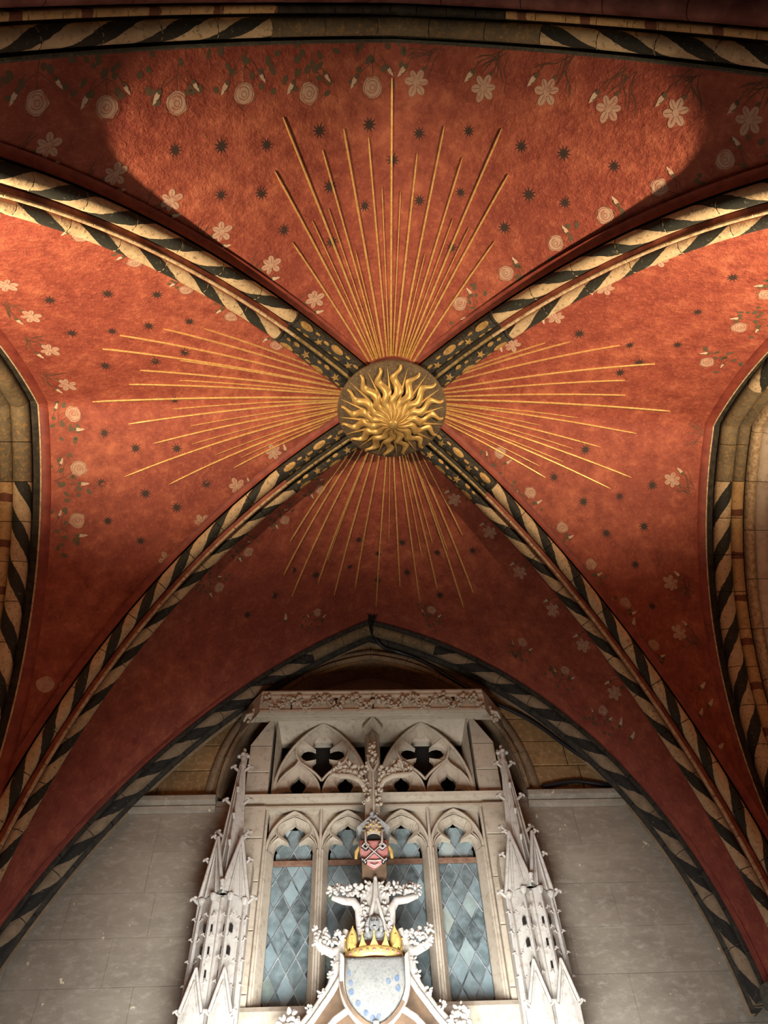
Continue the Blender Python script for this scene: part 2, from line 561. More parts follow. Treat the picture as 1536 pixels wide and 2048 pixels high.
def on_roll(path, s, cdd, cnn, r, polys, mb):
    """polys: list of outlines in (along, around) metres, laid on a roll"""
    for pl, ds, da in polys:
        c = (sum(q[0] for q in pl)/len(pl), sum(q[1] for q in pl)/len(pl))
        def P(q):
            p, nn = path.at(s + ds + q[0])
            a = (da + q[1])/r
            rr = r+.0035
            return p + path.axis*(cdd + rr*math.sin(a)) + nn*(cnn - rr*math.cos(a))
        pts = [P(q) for q in pl]; cc = P(c)
        for i in range(len(pts)): mb.face([cc, pts[i], pts[(i+1) % len(pts)]])

def diagonal(idx, path, label, dec=1.15):
    root = tag(empty('trim_%d' % idx, path.p[0]), label, kind='structure')
    L = path.L; s_dec = L-dec
    # ground of the rib with its red chamfers
    mb = MB()
    prof = [(-.195, .135), (-.162, .124), (-.15, .085)]
    sweep(mb, path, prof, 0, L); sweep(mb, path, [(-d, q) for d, q in prof[::-1]], 0, L)
    mb.build('chamfer', M['border_red'], root, True)
    mb = MB()
    sweep(mb, path, [(-.15, .08), (-.15, .12), (-.12, .11), (0, .10), (.12, .11), (.15, .12), (.15, .08)], 0, L)
    mb.build('hollow', M['dark'], root)  # near-black colour puts in the shade of the gap beside the rolls
    for side in (-1, 1):
        pr_ = roll(side*.088, .052, .056, -40, 220, 11)
        voussoirs(path, pr_, lambda s: M['stripe'], 0, s_dec, .36, 'striped_roll', root, side)
        mb = MB(); sweep(mb, path, roll(side*.088, .052, .059, -40, 220, 11), s_dec+.012, L-.2, 0, .07, 1, True)
        gr = mb.build('gilded_roll', M['gilded_dark'], root, True)
        mb = MB(); sweep(mb, path, roll(side*.088, .052, .064, -40, 220, 11), s_dec-.006, s_dec+.012, 0, .07, 1, True)
        mb.build('ring', M['dark'], root, True)
        # gold foliage painted on the dark length
        s = s_dec+.06; k = 0
        while s < L-.34:
            g = MB()
            if k % 2 == 0:
                on_roll(path, s+.05, side*.088, .052, .059, [(leafpoly(.065, .026), 0, .03*side), (leafpoly(.03, .014), .05, -.035*side), (leafpoly(.02, .01), -.03, -.03*side)], g)
            else:
                on_roll(path, s+.05, side*.088, .052, .059, [(star_poly(5, .038, .016), 0, -.012*side), (leafpoly(.03, .011), .055, .02*side), (leafpoly(.026, .009), -.05, .035*side)], g)
            g.build('gold_leaf_motif', M['leafgold'], gr)
            s += .165; k += 1
    mb = MB(); sweep(mb, path, [(-.034, .09), (-.034, .02), (-.012, -.008), (.012, -.008), (.034, .02), (.034, .09)], 0, s_dec)
    mb.build('centre_fillet', M['rib_red'], root)
    mb = MB(); sweep(mb, path, [(-.034, .09), (-.034, .02), (-.012, -.008), (.012, -.008), (.034, .02), (.034, .09)], s_dec, L-.2)
    mb.build('centre_fillet', M['dark'], root)
    voussoirs(path, [(-.013, -.006), (-.010, -.017), (.010, -.017), (.013, -.006)], lambda s: M['ridge_pale'] if s < s_dec else M['ridge_gold'], 0, L-.22, .30, 'crest', root)
    return root
diagonal(1, D_BL, 'striped diagonal vault rib running down to the left of the window', 1.12)
diagonal(2, D_BR, 'striped diagonal vault rib running down to the right of the window', 1.12)
diagonal(3, D_FL, 'lamplit striped rib between the entrance web and left web', 1.2)
diagonal(4, D_FR, 'lamplit striped rib between the entrance web and right web', 1.2)

# ------------------------------------------------------------------ boundary arches
def apexmat(path, w_, a, b):
    return lambda s: b if abs(s-path.sa) < w_ else a

def wall_arch():
    p = A_back
    root = tag(empty('trim_5', (0, YB, ZS)), 'darker striped pointed arch framing the back wall', kind='structure')
    mb = MB(); sweep(mb, p, [(-.05, .015), (.0, -.004), (.012, .03)], 0, p.L); mb.build('border', M['border_red'], root, True)
    mb = MB(); sweep(mb, p, [(.0, .03), (.05, .03), (.16, .02), (.28, .03), (.42, .03)], 0, p.L); mb.build('hollow', M['dark'], root)
    voussoirs(p, roll(.045, .015, .030, -20, 200, 7), apexmat(p, .9, M['dark'], M['gilded_dark']), 0, p.L, .30, 'outer_roll', root)
    voussoirs(p, roll(.155, .012, .072, -30, 210, 11), apexmat(p, .72, M['stripe_dark'], M['gilded_worn']), 0, p.L, .36, 'striped_roll', root)
    voussoirs(p, [(.255, .03), (.262, -.03), (.30, -.036), (.335, -.016), (.345, .03)], lambda s: M['dark'], 0, p.L, .42, 'inner_fillet', root)
    mb = MB(); sweep(mb, p, [(.345, .02), (.41, -.01)], 0, p.L); mb.build('wall_fillet', M['brown_stone'], root)
wall_arch()

def side_arch(idx, p, label, wallname):
    root = tag(empty('trim_%d' % idx, p.p[0]), label, kind='structure')
    mb = MB(); sweep(mb, p, [(-.085, .028), (-.07, -.012), (-.012, -.02)], 0, p.L); mb.build('border', M['border_red'], root, True)
    mb = MB(); sweep(mb, p, [(-.012, -.012), (-.012, -.026), (.0, -.026), (.004, .02)], 0, p.L); mb.build('edge_line', M['ridge_pale'], root)
    mb = MB(); sweep(mb, p, [(.0, .02), (.06, .03), (.30, .05), (.44, .02), (.50, .02)], 0, p.L); mb.build('hollow', M['dark'], root)
    voussoirs(p, roll(.155, -.005, .075, -30, 210, 11), apexmat(p, .62, M['stripe'], M['gilded_worn']), 0, p.L, .34, 'striped_roll', root)
    voussoirs(p, roll(.285, -.012, .055, -30, 210, 9), apexmat(p, .62, M['band'], M['gilded_worn']), 0, p.L, .34, 'banded_roll', root)
    voussoirs(p, [(.375, .02), (.375, -.06), (.425, -.075), (.43, .0)], lambda s: M['ridge_pale'], 0, p.L, .45, 'fillet', root)
    voussoirs(p, roll(.505, -.04, .065, -30, 210, 9), lambda s: M['pale'], 0, p.L, .45, 'pale_shaft', root)
    # splayed pale reveal beyond, stone by stone
    rv = tag(empty(wallname, (p.axis.x*3.9, 3.1, 0)), 'pale ashlar reveal beyond the %s side arch' % ('left' if p.axis.x < 0 else 'right'), kind='structure')
    voussoirs(p, [(.56, .0), (.58, -.04), (1.15, -.22), (1.17, .1)], lambda s: M['pale'], 0, p.L, .5, 'reveal_stone', rv, gap=.01)
    mb = MB(); sweep(mb, p, [(.56, .012), (1.15, -.20)], 0, p.L); mb.build('mortar', M['mortar'], rv)
    # closing wall of the embrasure and the lower wall
    x = p.p[0].x + p.axis.x*1.12
    mb = MB(); poly = [v + p.axis*1.12 - n_*.16 for v, n_ in zip(p.p, p.n)]
    cen = sum(poly, Vector())/len(poly)
    for a, b in zip(poly, poly[1:] + poly[:1]): mb.face([cen, a, b])
    mb.build('embrasure_back', M['pale'], rv)
    mb = MB(); xa = p.p[0].x + p.axis.x*.42
    mb.box((xa + p.axis.x*.6, 3.1, ZS/2), (.6, 3.3, ZS/2))
    mb.build('lower_wall', M['plaster'], rv)
side_arch(6, A_left, 'striped and banded arch opening on the left side', 'wall_left')
side_arch(7, A_right, 'striped and banded arch opening on the right side', 'wall_right')

def front_arch():
    p = A_front
    root = tag(empty('trim_8', (0, YF, ZS)), 'striped and maroon entrance arch overhead', kind='structure')
    mb = MB(); sweep(mb, p, [(-.04, .02), (-.012, -.008), (.0, -.008), (.0, .03)], 0, p.L); mb.build('border', M['greendark'], root)
    mb = MB(); sweep(mb, p, [(.0, .03), (.06, .03), (.2, .03), (.24, .02), (.3, .05), (.75, .05)], 0, p.L); mb.build('hollow', M['dark'], root)
    voussoirs(p, roll(.068, .012, .052, -30, 210, 11), apexmat(p, .78, M['stripe'], M['gilded_worn']), 0, p.L, .36, 'striped_roll', root)
    voussoirs(p, [(.135, .03), (.14, -.035), (.175, -.05), (.185, .03)], apexmat(p, .78, M['band'], M['dark']), 0, p.L, .19, 'fillet', root)
    voussoirs(p, roll(.265, -.03, .075, -40, 220, 11), lambda s: M['maroon'], 0, p.L, .5, 'maroon_roll', root)
    voussoirs(p, roll(.43, -.02, .085, -40, 220, 11), lambda s: M['maroon'], 0, p.L, .5, 'maroon_roll', root)
    mb = MB(); sweep(mb, p, [(.5, -.04), (.62, -.07), (1.2, -.07)], 0, p.L); mb.build('soffit', M['maroon'], root)
front_arch()
# ------------------------------------------------------------------ back wall
YW = 6.0
XW = -.105                       # middle of the window
def inner_arch_x(z):
    """half width of the relieving arch around the window at height z"""
    hw, zb, h = 1.39, 5.2, 1.575
    if z <= zb: return hw
    if z >= zb+h: return 0
    r = (hw*hw+h*h)/(2*hw)
    return hw - r + math.sqrt(r*r-(z-zb)**2)

wall_back = tag(empty('wall_back', (0, YW, 0)), 'back wall of taupe plaster under golden brown ashlar', kind='structure')
mb = MB()
def wbox(x0, x1, z0, z1, y0=YW, y1=YW+.3): mb.box(((x0+x1)/2, (y0+y1)/2, (z0+z1)/2), ((x1-x0)/2, (y1-y0)/2, (z1-z0)/2))
# mortar bed behind the blocks
wbox(-3.3, XW-1.17, 0, 5.16, YW+.01); wbox(XW+1.17, 3.3, 0, 5.16, YW+.01)
wbox(XW-1.17, XW+1.17, 0, 3.45, YW+.01)
mb.build('plaster_bed', M['plaster'], wall_back)
mb = MB(); k = 22
rows = []
for i in range(k+1):
    z = 5.16 + (7.3-5.16)*i/k
    h = inner_arch_x(z)
    rows.append((z, h))
for sgn in (-1, 1):
    mb.grid([[Vector((XW+sgn*h, YW+.012, z)), Vector((sgn*3.3, YW+.012, z))] for z, h in rows])
    mb.grid([[Vector((XW+sgn*h, YW+.012, z)), Vector((XW+sgn*h, YW+.3, z))] for z, h in rows if z < 6.79])
mb.build('ashlar_bed', M['mortar_dark'], wall_back)
# plastered stones below the ledge
def block(x00, x01, x10, x11, z0, z1, mat, name, depth, g):
    """x00..x01 at z0, x10..x11 at z1"""
    y0 = YW-.002 + (rnd.uniform(-.003, .003) if g > 0 else rnd.uniform(-.0012, .0012))
    b_ = .006 if g > 0 else .003
    A_ = [(x00+g, z0+g), (x01-g, z0+g), (x11-g, z1-g), (x10+g, z1-g)]
    B_ = [(x00+g+b_, z0+g+b_), (x01-g-b_, z0+g+b_), (x11-g-b_, z1-g-b_), (x10+g+b_, z1-g-b_)]
    m_ = MB()
    f_ = [Vector((x, y0, z)) for x, z in B_]; s_ = [Vector((x, y0+.006, z)) for x, z in A_]; t_ = [Vector((x, y0+depth, z)) for x, z in A_]
    m_.face(f_); m_.grid([f_, s_, t_], 0, True)
    m_.build(name, mat, wall_back)
zz = 2.7; row = 0
while zz < 5.06:
    z1 = min(5.1, zz+.335)
    for xa, xb in ((-3.2, XW-1.17), (XW+1.17, 3.2)):
        x = xa + (-.35 if row % 2 else -.05)
        while x < xb:
            w_ = rnd.uniform(.62, .86)
            x2 = x+w_
            if xb-x2 < .25: x2 = xb
            a, b = max(x, xa), min(x2, xb)
            if b-a > .05: block(a, b, a, b, zz, z1, M['plaster'], 'plastered_stone', .03, -.0004)
            x = x2
    zz = z1; row += 1
zz = 5.2; row = 0
while zz < 7.2:
    z1 = zz+.265
    for sgn in (-1, 1):
        h0, h1 = inner_arch_x(zz), inner_arch_x(z1)
        x = h0; first = True
        while x < 3.1:
            x2 = x + rnd.uniform(.42, .66)
            lo0 = x; lo1 = (h1 if first and h1 > 0 else x) if first else x
            if first and h1 == 0: lo1 = 0
            q = [XW+sgn*lo0, XW+sgn*x2, XW+sgn*lo1, XW+sgn*x2]
            if sgn < 0: q = [q[1], q[0], q[3], q[2]]
            block(q[0], q[1], q[2], q[3], zz, z1, M['tymp'], 'ashlar_block', .03, .004)
            x = x2; first = False
    zz = z1; row += 1
# recess behind the window head
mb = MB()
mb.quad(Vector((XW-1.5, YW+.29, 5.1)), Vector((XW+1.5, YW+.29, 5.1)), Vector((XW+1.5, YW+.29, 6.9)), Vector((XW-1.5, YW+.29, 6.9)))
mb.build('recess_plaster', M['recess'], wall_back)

# relieving arch moulding
def arc2(hw, zb, h, n=30):
    r = (hw*hw+h*h)/(2*hw); c = hw-r
    a1 = math.atan2(h, -c)
    return [(c+r*math.cos(a1*i/n), zb+r*math.sin(a1*i/n)) for i in range(n+1)]
ia = arc2(1.39, 5.2, 1.575)
A_in = arch_path([(XW-x, z) for x, z in ia], [(XW+x, z) for x, z in ia], lambda s, z: Vector((s, YW, z)), (0, 1, 0))
root = tag(empty('trim_9', (XW, YW, 5.2)), 'brown stone hood arch curving around the window head', kind='structure')
voussoirs(A_in, [(.0, .13), (-.018, .125), (-.022, .07), (-.008, .06)], lambda s: M['brown_stone'], 0, A_in.L, .38, 'arch_stone', root)
voussoirs(A_in, roll(-.01, .022, .034, -90, 180, 8), lambda s: M['brown_stone'], 0, A_in.L, .38, 'arch_roll', root)
mb = MB(); sweep(mb, A_in, [(.0, .07), (.0, .0), (.05, -.015), (.3, -.015)], 0, A_in.L); mb.build('arch_reveal', M['brown_stone'], root, True)

# ledges either side
def ledge(idx, x0, x1, label):
    root = tag(empty('trim_%d' % idx, ((x0+x1)/2, YW, 5.1)), label, kind='structure')
    prof = [(0, 5.045), (-.03, 5.06), (-.045, 5.09), (-.03, 5.105), (-.085, 5.125), (-.09, 5.165), (-.06, 5.19), (0, 5.21)]
    mb = MB(); mb.grid([[Vector((x, YW+d, z)) for d, z in prof] for x in (x0, x1)])
    mb.face([Vector((x0, YW+d, z)) for d, z in prof]); mb.face([Vector((x1, YW+d, z)) for d, z in prof][::-1])
    mb.build('moulding', M['plaster'], root)
ledge(10, -2.62, XW-1.40, 'taupe moulded ledge left of the window')
ledge(11, XW+1.38, 2.5, 'taupe moulded ledge right of the window')

# ------------------------------------------------------------------ window
win = tag(empty('window_1', (XW, YW, 3.5)), 'four-light traceried stone window with diamond panes', kind='structure')
def v3(p, y): return Vector((XW+p[0], y, p[1]))
def box_(name, x0, x1, z0, z1, y0, y1, mat, parent=win, bev=0):
    m_ = MB()
    if bev:
        a = [Vector((XW+x, y0, z)) for x, z in ((x0+bev, z0+bev), (x1-bev, z0+bev), (x1-bev, z1-bev), (x0+bev, z1-bev))]
        b = [Vector((XW+x, y0+bev, z)) for x, z in ((x0, z0), (x1, z0), (x1, z1), (x0, z1))]
        c = [Vector((XW+x, y1, z)) for x, z in ((x0, z0), (x1, z0), (x1, z1), (x0, z1))]
        m_.face(a); m_.grid([a, b, c], 0, True); m_.face(c[::-1])
    else: m_.box((XW+(x0+x1)/2, (y0+y1)/2, (z0+z1)/2), ((x1-x0)/2, (y1-y0)/2, (z1-z0)/2))
    return m_.build(name, mat, parent)

# stone jamb piers, in courses
for sgn in (-1, 1):
    zs_ = [3.0, 3.62, 4.05, 4.42, 4.78, 5.075]
    for a, b in zip(zs_, zs_[1:]):
        q = sorted((sgn*.955, sgn*1.185))
        box_('jamb_stone', q[0], q[1], a+.003, b-.003, YW-.06, YW+.3, M['tracery'], bev=.006)
    zs_ = [5.17, 5.42, 5.70]
    for a, b in zip(zs_, zs_[1:]):
        q = sorted((sgn*.955, sgn*1.16))
        box_('jamb_stone', q[0], q[1], a+.003, b-.003, YW-.03, YW+.3, M['tracery'], bev=.006)
    m_ = MB(); q = [(sgn*.955, 5.703), (sgn*1.16, 5.703), (sgn*.985, 6.0), (sgn*.955, 6.0)]
    m_.prism([(XW+x, z) for x, z in q], YW-.03, YW+.3); m_.build('jamb_stone', M['tracery'], win)
    # upright thin stringing beside the pier
    m_ = MB(); m_.tube([(XW+sgn*1.2, YW-.02, 5.17), (XW+sgn*1.185, YW-.02, 5.62)], .014, 6); m_.build('bead', M['tracery'], win, True)

ZSP = 4.70
LX = [-.7, -.236, .236, .7]       # centres of the four lights
GW = .168                         # half width of the glass
MX = [-.468, 0, .468]             # mullions
# moulded mullions and jambs: chamfered prism plus a thin front roll
def upright(x, z0, z1, hw, nm, half=0):
    m_ = MB()
    pl = [(-hw, .12), (-hw, .085), (-.026, -.005), (.026, -.005), (hw, .085), (hw, .12)]
    if half < 0: pl = [(-.026, .12), (-.026, -.005), (.026, -.005), (hw, .085), (hw, .12)]
    if half > 0: pl = [(-hw, .12), (-hw, .085), (-.026, -.005), (.026, -.005), (.026, .12)]
    m_.grid([[Vector((XW+x+a, YW+b, z)) for a, b in pl] for z in (z0, z1)])
    o = m_.build(nm, M['tracery'], win)
    m_ = MB(); m_.tube([(XW+x, YW-.012, z0), (XW+x, YW-.012, 5.05)], .0135, 8); m_.build('roll', M['tracery'], o, True)
    return o
for x in MX: upright(x, 3.53, ZSP, .066, 'mullion')
upright(-.94, 3.53, ZSP, .075, 'jamb', -1); upright(.94, 3.53, ZSP, .075, 'jamb', 1)

def catmull(pts, n):
    out = []
    for i in range(len(pts)-1):
        p0 = pts[max(i-1, 0)]; p1 = pts[i]; p2 = pts[i+1]; p3 = pts[min(i+2, len(pts)-1)]
        for j in range(n):
            t = j/n
            out.append(tuple(.5*(2*b + (c-a)*t + (2*a-5*b+4*c-d)*t*t + (3*b-a-3*c+d)*t**3) for a, b, c, d in zip(p0, p1, p2, p3)))
    out.append(pts[-1]); return out
def resample(pts, n):
    c = [0]
    for a, b in zip(pts, pts[1:]): c.append(c[-1]+math.dist(a, b))
    out = []; j = 0
    for i in range(n):
        s = c[-1]*i/(n-1)
        while j < len(pts)-2 and c[j+1] < s: j += 1
        t = (s-c[j])/max(1e-9, c[j+1]-c[j])
        out.append(tuple(a+(b-a)*t for a, b in zip(pts[j], pts[j+1])))
    return out
def mirror(h):
    """h: right half from springing to apex -> full outline left springing .. apex .. right springing"""
    return [(-x, z) for x, z in h] + h[::-1][1:]
def segs(parts, n=10):
    out = []
    for i, p in enumerate(parts):
        q = resample(p, n); out += q if i == 0 else q[1:]
    return out

def light_head(cx):
    hw, h = .222, .34
    r = (hw*hw+h*h)/(2*hw); c = hw-r; a1 = math.atan2(h, -c)
    arc = lambda t0, t1, s=1, dz=0: [((c+r*math.cos(a1*(t0+(t1-t0)*i/12)))*s, r*math.sin(a1*(t0+(t1-t0)*i/12))*s+dz) for i in range(13)]
    A_ = segs([arc(0, .42), arc(.42, 1)])
    A2 = segs([arc(0, .42, .93), arc(.42, 1, .93)])
    Lb = segs([catmull([(.205, 0), (.20, .05), (.178, .10), (.143, .135)], 5), catmull([(.143, .135), (.158, .19), (.135, .25), (.07, .29), (0, .318)], 5)])
    Lm = segs([catmull([(.198, 0), (.192, .045), (.165, .09), (.128, .118)], 5), catmull([(.128, .118), (.145, .185), (.12, .238), (.06, .275), (0, .30)], 5)])
    O_ = segs([catmull([(GW, 0), (.158, .035), (.125, .063), (.085, .068), (.044, .05)], 5), catmull([(.044, .05), (.052, .075), (.083, .10), (.09, .135), (.075, .175), (.04, .20), (.018, .212), (0, .232)], 5)])
    O_ = [(x*(1.08 if z > .06 else 1), z + .047*min(1, z/.05)) for x, z in O_]
    A_, A2, Lb, Lm, O_ = [mirror(q) for q in (A_, A2, Lb, Lm, O_)]
    sh = lambda q: [(x+cx, z+ZSP) for x, z in q]
    A_, A2, Lb, Lm, O_ = map(sh, (A_, A2, Lb, Lm, O_))
    root = MB()
    def rg(q, y): return [v3(p, YW+y) for p in q]
    root.grid([rg(A_, -.005), rg(A2, .045), rg(Lb, .05), rg(Lm, .012), rg(O_, .075), rg(O_, .14)])
    o = root.build('light_head', M['tracery'], win)
    m_ = MB(); m_.tube(rg(A_, -.004), .0125, 7, 0, False); m_.build('arch_rib', M['tracery'], o, True)
    m_ = MB(); m_.tube(rg(Lb, .022), .0065, 6, 0, False); m_.build('foil_rib', M['tracery'], o, True)
    # sunk spandrels up to the transom
    m_ = MB()
    top = [(min(max(x, cx-.222), cx+.222), 5.06) for x, z in A_]
    m_.grid([rg(A_, .055), rg(top, .055)]); m_.build('spandrel', M['tracery'], o)
for cx in LX: light_head(cx)
box_('transom', -1.2, 1.2, 5.055, 5.075, YW-.04, YW+.2, M['tracery'])
m_ = MB()
prof = [(.2, 5.05), (-.02, 5.055), (-.03, 5.075), (-.005, 5.085), (-.005, 5.118), (-.075, 5.13), (-.085, 5.165), (-.06, 5.178), (.25, 5.185)]
m_.grid([[Vector((XW+x, YW+d, z)) for d, z in prof] for x in (-1.2, 1.2)])
for x in (-1.2, 1.2): m_.face([Vector((XW+x, YW+d, z)) for d, z in prof])
m_.build('transom_moulding', M['tracery'], win)
m_ = MB(); prof = [(.2, 3.35), (-.02, 3.36), (-.10, 3.40), (-.11, 3.49), (-.09, 3.525), (.2, 3.54)]
m_.grid([[Vector((XW+x, YW+d, z)) for d, z in prof] for x in (-1.03, 1.08)])
for x in (-1.03, 1.08): m_.face([Vector((XW+x, YW+d, z)) for d, z in prof])
m_.build('sill', M['tracery'], win)
box_('sill_wall', -1.05, 1.05, 2.6, 3.36, YW+.02, YW+.3, M['brown_stone'])

# --- glazing
YG = YW+.15
def clip(poly, x0, x1, z0, z1):
    for ax, lim, keep in ((0, x0, 1), (0, x1, -1), (1, z0, 1), (1, z1, -1)):
        out = []
        for i in range(len(poly)):
            a, b = poly[i], poly[(i+1) % len(poly)]
            ia_, ib = (a[ax]-lim)*keep >= 0, (b[ax]-lim)*keep >= 0
            if ia_: out.append(a)
            if ia_ != ib:
                t = (lim-a[ax])/(b[ax]-a[ax]); out.append((a[0]+t*(b[0]-a[0]), a[1]+t*(b[1]-a[1])))
        poly = out
        if len(poly) < 3: return None
    return poly
DW, DH = .068, .118               # half diagonals of a quarry
for li, cx in enumerate(LX):
    for zlo, zhi in ((3.53, 4.63), (4.665, 4.95)):
        lattice = MB()
        i0 = -3
        for i in range(-4, 5):
            for j in range(-1, 12):
                ox = i*DW; oz = 3.46 + j*2*DH + (DH if i % 2 else 0)
                hwid = GW if zhi < 4.7 else .15
                pl = clip([(ox, oz-DH), (ox+DW, oz), (ox, oz+DH), (ox-DW, oz)], -hwid, hwid, zlo, zhi)
                if not pl: continue
                ar = abs(sum(pl[k][0]*pl[(k+1) % len(pl)][1]-pl[(k+1) % len(pl)][0]*pl[k][1] for k in range(len(pl))))/2
                if ar < .0006: continue
                m_ = MB(); t1, t2 = rnd.uniform(-.02, .02), rnd.uniform(-.02, .02)
                m_.face([Vector((XW+cx+x, YG+(x-ox)*t1+(z-oz)*t2, z)) for x, z in pl])
                m_.face([Vector((XW+cx+x, YG+.006, z)) for x, z in pl][::-1])
                m_.build('pane', M['pane'], win)
                for k in range(len(pl)):
                    a, b = pl[k], pl[(k+1) % len(pl)]
                    if abs(a[0]-b[0]) < 1e-5 or abs(a[1]-b[1]) < 1e-5: continue
                    if b[0] > a[0]: lattice.tube([(XW+cx+a[0], YG-.002, a[1]), (XW+cx+b[0], YG-.002, b[1])], .0062, 4, 0, False)
        lattice.build('lead_lattice', M['lead'], win)
    for z in (3.72, 4.03, 4.36):
        m_ = MB(); m_.tube([(XW+cx-GW-.02, YG+.012, z), (XW+cx+GW+.02, YG+.012, z)], .006, 6); m_.build('saddle_bar', M['iron'], win)
    box_('rusty_bar', cx-GW-.02, cx+GW+.02, 4.627, 4.66, YG-.045, YG-.01, M['rust'])
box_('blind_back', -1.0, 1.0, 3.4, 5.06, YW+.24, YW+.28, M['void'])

# --- upper tier
m_ = MB()      # splayed square frame round the two bays
for cx in (-.478, .478):
    z0, z1 = 5.185, 6.0
    a = [(cx-.447, z0), (cx-.447, z1), (cx+.447, z1), (cx+.447, z0)]
    b = [(cx-.405, z0), (cx-.405, 5.825), (cx+.405, 5.825), (cx+.405, z0)]
    m_.grid([[v3(p, YW-.03) for p in a], [v3(p, YW+.12) for p in b], [v3(p, YW+.2) for p in b]])
m_.build('head_frame', M['tracery'], win)
box_('head_lintel', -.955, .955, 5.985, 6.02, YW-.035, YW+.25, M['tracery'])
m_ = MB(); m_.grid([[v3((x, z), YW+y) for x, y in ((-.066, .12), (-.06, .02), (0, -.06), (.06, .02), (.066, .12))] for z in (5.18, 5.99)]); m_.build('king_mullion', M['tracery'], win)
m_ = MB()      # little gable-headed cap on the king mullion
for s_ in (-1, 1):
    m_.face([v3((0, 5.95), YW-.13), v3((s_*.1, 5.87), YW-.04), v3((s_*.06, 5.80), YW-.04), v3((0, 5.83), YW-.10)])
    m_.face([v3((0, 5.95), YW-.13), v3((s_*.1, 5.87), YW-.04), v3((s_*.1, 5.97), YW+.02), v3((0, 6.05), YW-.02)])
m_.build('mullion_cap', M['tracery'], win)

def tube_loop(parent, pts, y, r, nm='tracery_rib', closed=False):
    q = [v3(p, YW+y) for p in pts]
    m_ = MB(); m_.tube(q + ([q[0]] if closed else []), r, 7, 0, False)
    return m_.build(nm, M['tracery'], parent, True)

def upper_bay(cx):
    z0 = 5.19
    hw, h = .435, .775
    r = (hw*hw+h*h)/(2*hw); c = hw-r; a1 = math.atan2(h, -c)
    big = mirror([(c+r*math.cos(a1*i/24), z0+r*math.sin(a1*i/24)) for i in range(25)])
    sh = lambda q: [(x+cx, z) for x, z in q]
    # teardrop frame of the quatrefoil, right half from foot to head
    T = segs([catmull([(0, 5.355), (.05, 5.42), (.13, 5.49), (.205, 5.545)], 5), catmull([(.205, 5.545), (.245, 5.63), (.248, 5.71), (.205, 5.80)], 5), catmull([(.205, 5.80), (.15, 5.87), (.07, 5.925), (0, 5.965)], 5)])
    Q = segs([catmull([(0, 5.37), (.045, 5.415), (.085, 5.465), (.09, 5.52), (.06, 5.56)], 5), catmull([(.06, 5.56), (.11, 5.545), (.175, 5.57), (.2, 5.62), (.175, 5.68), (.12, 5.69), (.065, 5.665)], 5), catmull([(.065, 5.665), (.09, 5.705), (.092, 5.755), (.07, 5.80), (.035, 5.825), (0, 5.855)], 5)])
    Q = [(x*1.05, z+.045) for x, z in Q]
    Qm = [(t[0]*.55+q[0]*.45, t[1]*.55+q[1]*.45) for t, q in zip(T, Q)]
    T, Q, Qm = [sh(mirror(q)) for q in (T, Q, Qm)]
    rg = lambda q, y: [v3(p, YW+y) for p in q]
    m_ = MB(); m_.grid([rg(T, .03), rg(Qm, .045), rg(Q, .075), rg(Q, .13)])
    o = m_.build('quatrefoil', M['tracery'], win, False)
    tube_loop(o, T, .022, .0125)
    tube_loop(win, sh(big), .012, .016, 'bay_arch_rib')
    # cusp ridges between the lobes
    for k in (9, 18):
        n_ = len(T)
        for q in (k, n_-1-k):
            m_ = MB(); m_.tube([v3(T[q], YW+.026), v3(Qm[q], YW+.045), v3(Q[q], YW+.072)], .006, 5, 0, False); m_.build('cusp_rib', M['tracery'], o, True)
    # two ogee sub arches with trefoil openings
    for s_ in (-1, 1):
        sx = cx + s_*.217
        hh = segs([catmull([(.205, z0), (.20, 5.27), (.17, 5.36), (.115, 5.435)], 5), catmull([(.115, 5.435), (.06, 5.485), (.025, 5.52), (0, 5.575)], 5)])
        mm = segs([catmull([(.185, z0), (.178, 5.25), (.14, 5.31), (.10, 5.335)], 5), catmull([(.10, 5.335), (.105, 5.40), (.07, 5.46), (0, 5.535)], 5)])
        oo = segs([catmull([(.142, z0), (.135, 5.215), (.10, 5.238), (.06, 5.235), (.04, 5.222)], 5), catmull([(.04, 5.222), (.06, 5.255), (.068, 5.30), (.05, 5.345), (.02, 5.368), (0, 5.40)], 5)])
        oo = [(x*1.08, z+.042*min(1, (z-z0)/.03)) for x, z in oo]
        fs = lambda q: [(x+sx, z) for x, z in mirror(q)]
        H_, M_, O_ = fs(hh), fs(mm), fs(oo)
        m_ = MB(); m_.grid([rg(H_, .03), rg(M_, .042), rg(O_, .075), rg(O_, .13)])
        o2 = m_.build('trefoil', M['tracery'], win)
        tube_loop(o2, H_, .022, .012)
        tube_loop(o2, M_, .045, .005, 'foil_rib')
        # sunk panel between big arch and the foils
        bigr = [p for p in big if p[0]*s_ >= -1e-6]
        if s_ > 0: bigr = bigr[::-1]
        outer = [(p[0]+cx, p[1]) for p in bigr]
        inn = [p for p in (H_ if s_ < 0 else H_[::-1])]
        k = len(inn)//2+1
        path_in = inn[:k]
        th = [p for p in T if (p[0]-cx)*s_ >= -1e-6]
        if s_ < 0:
            th = [p for p in T[:len(T)//2+1]]
        else:
            th = T[len(T)//2:][::-1]
        # frame half listed from foot to head
        j = min(range(len(th)), key=lambda q: math.dist(th[q], path_in[-1]))
        inner = path_in + th[j:]
        a = resample(outer, 40); b = resample(inner, 40)
        m_ = MB(); m_.grid([[v3(p, YW+.012) for p in a], [v3(p, YW+.075) for p in a], [v3(p, YW+.075) for p in b], [v3(p, YW+.03) for p in b]])
        m_.build('sunk_panel', M['tracery'], win)
for cx in (-.478, .478): upper_bay(cx)
box_('dark_behind_tracery', -1.0, 1.0, 5.15, 6.02, YW+.25, YW+.28, M['void'])
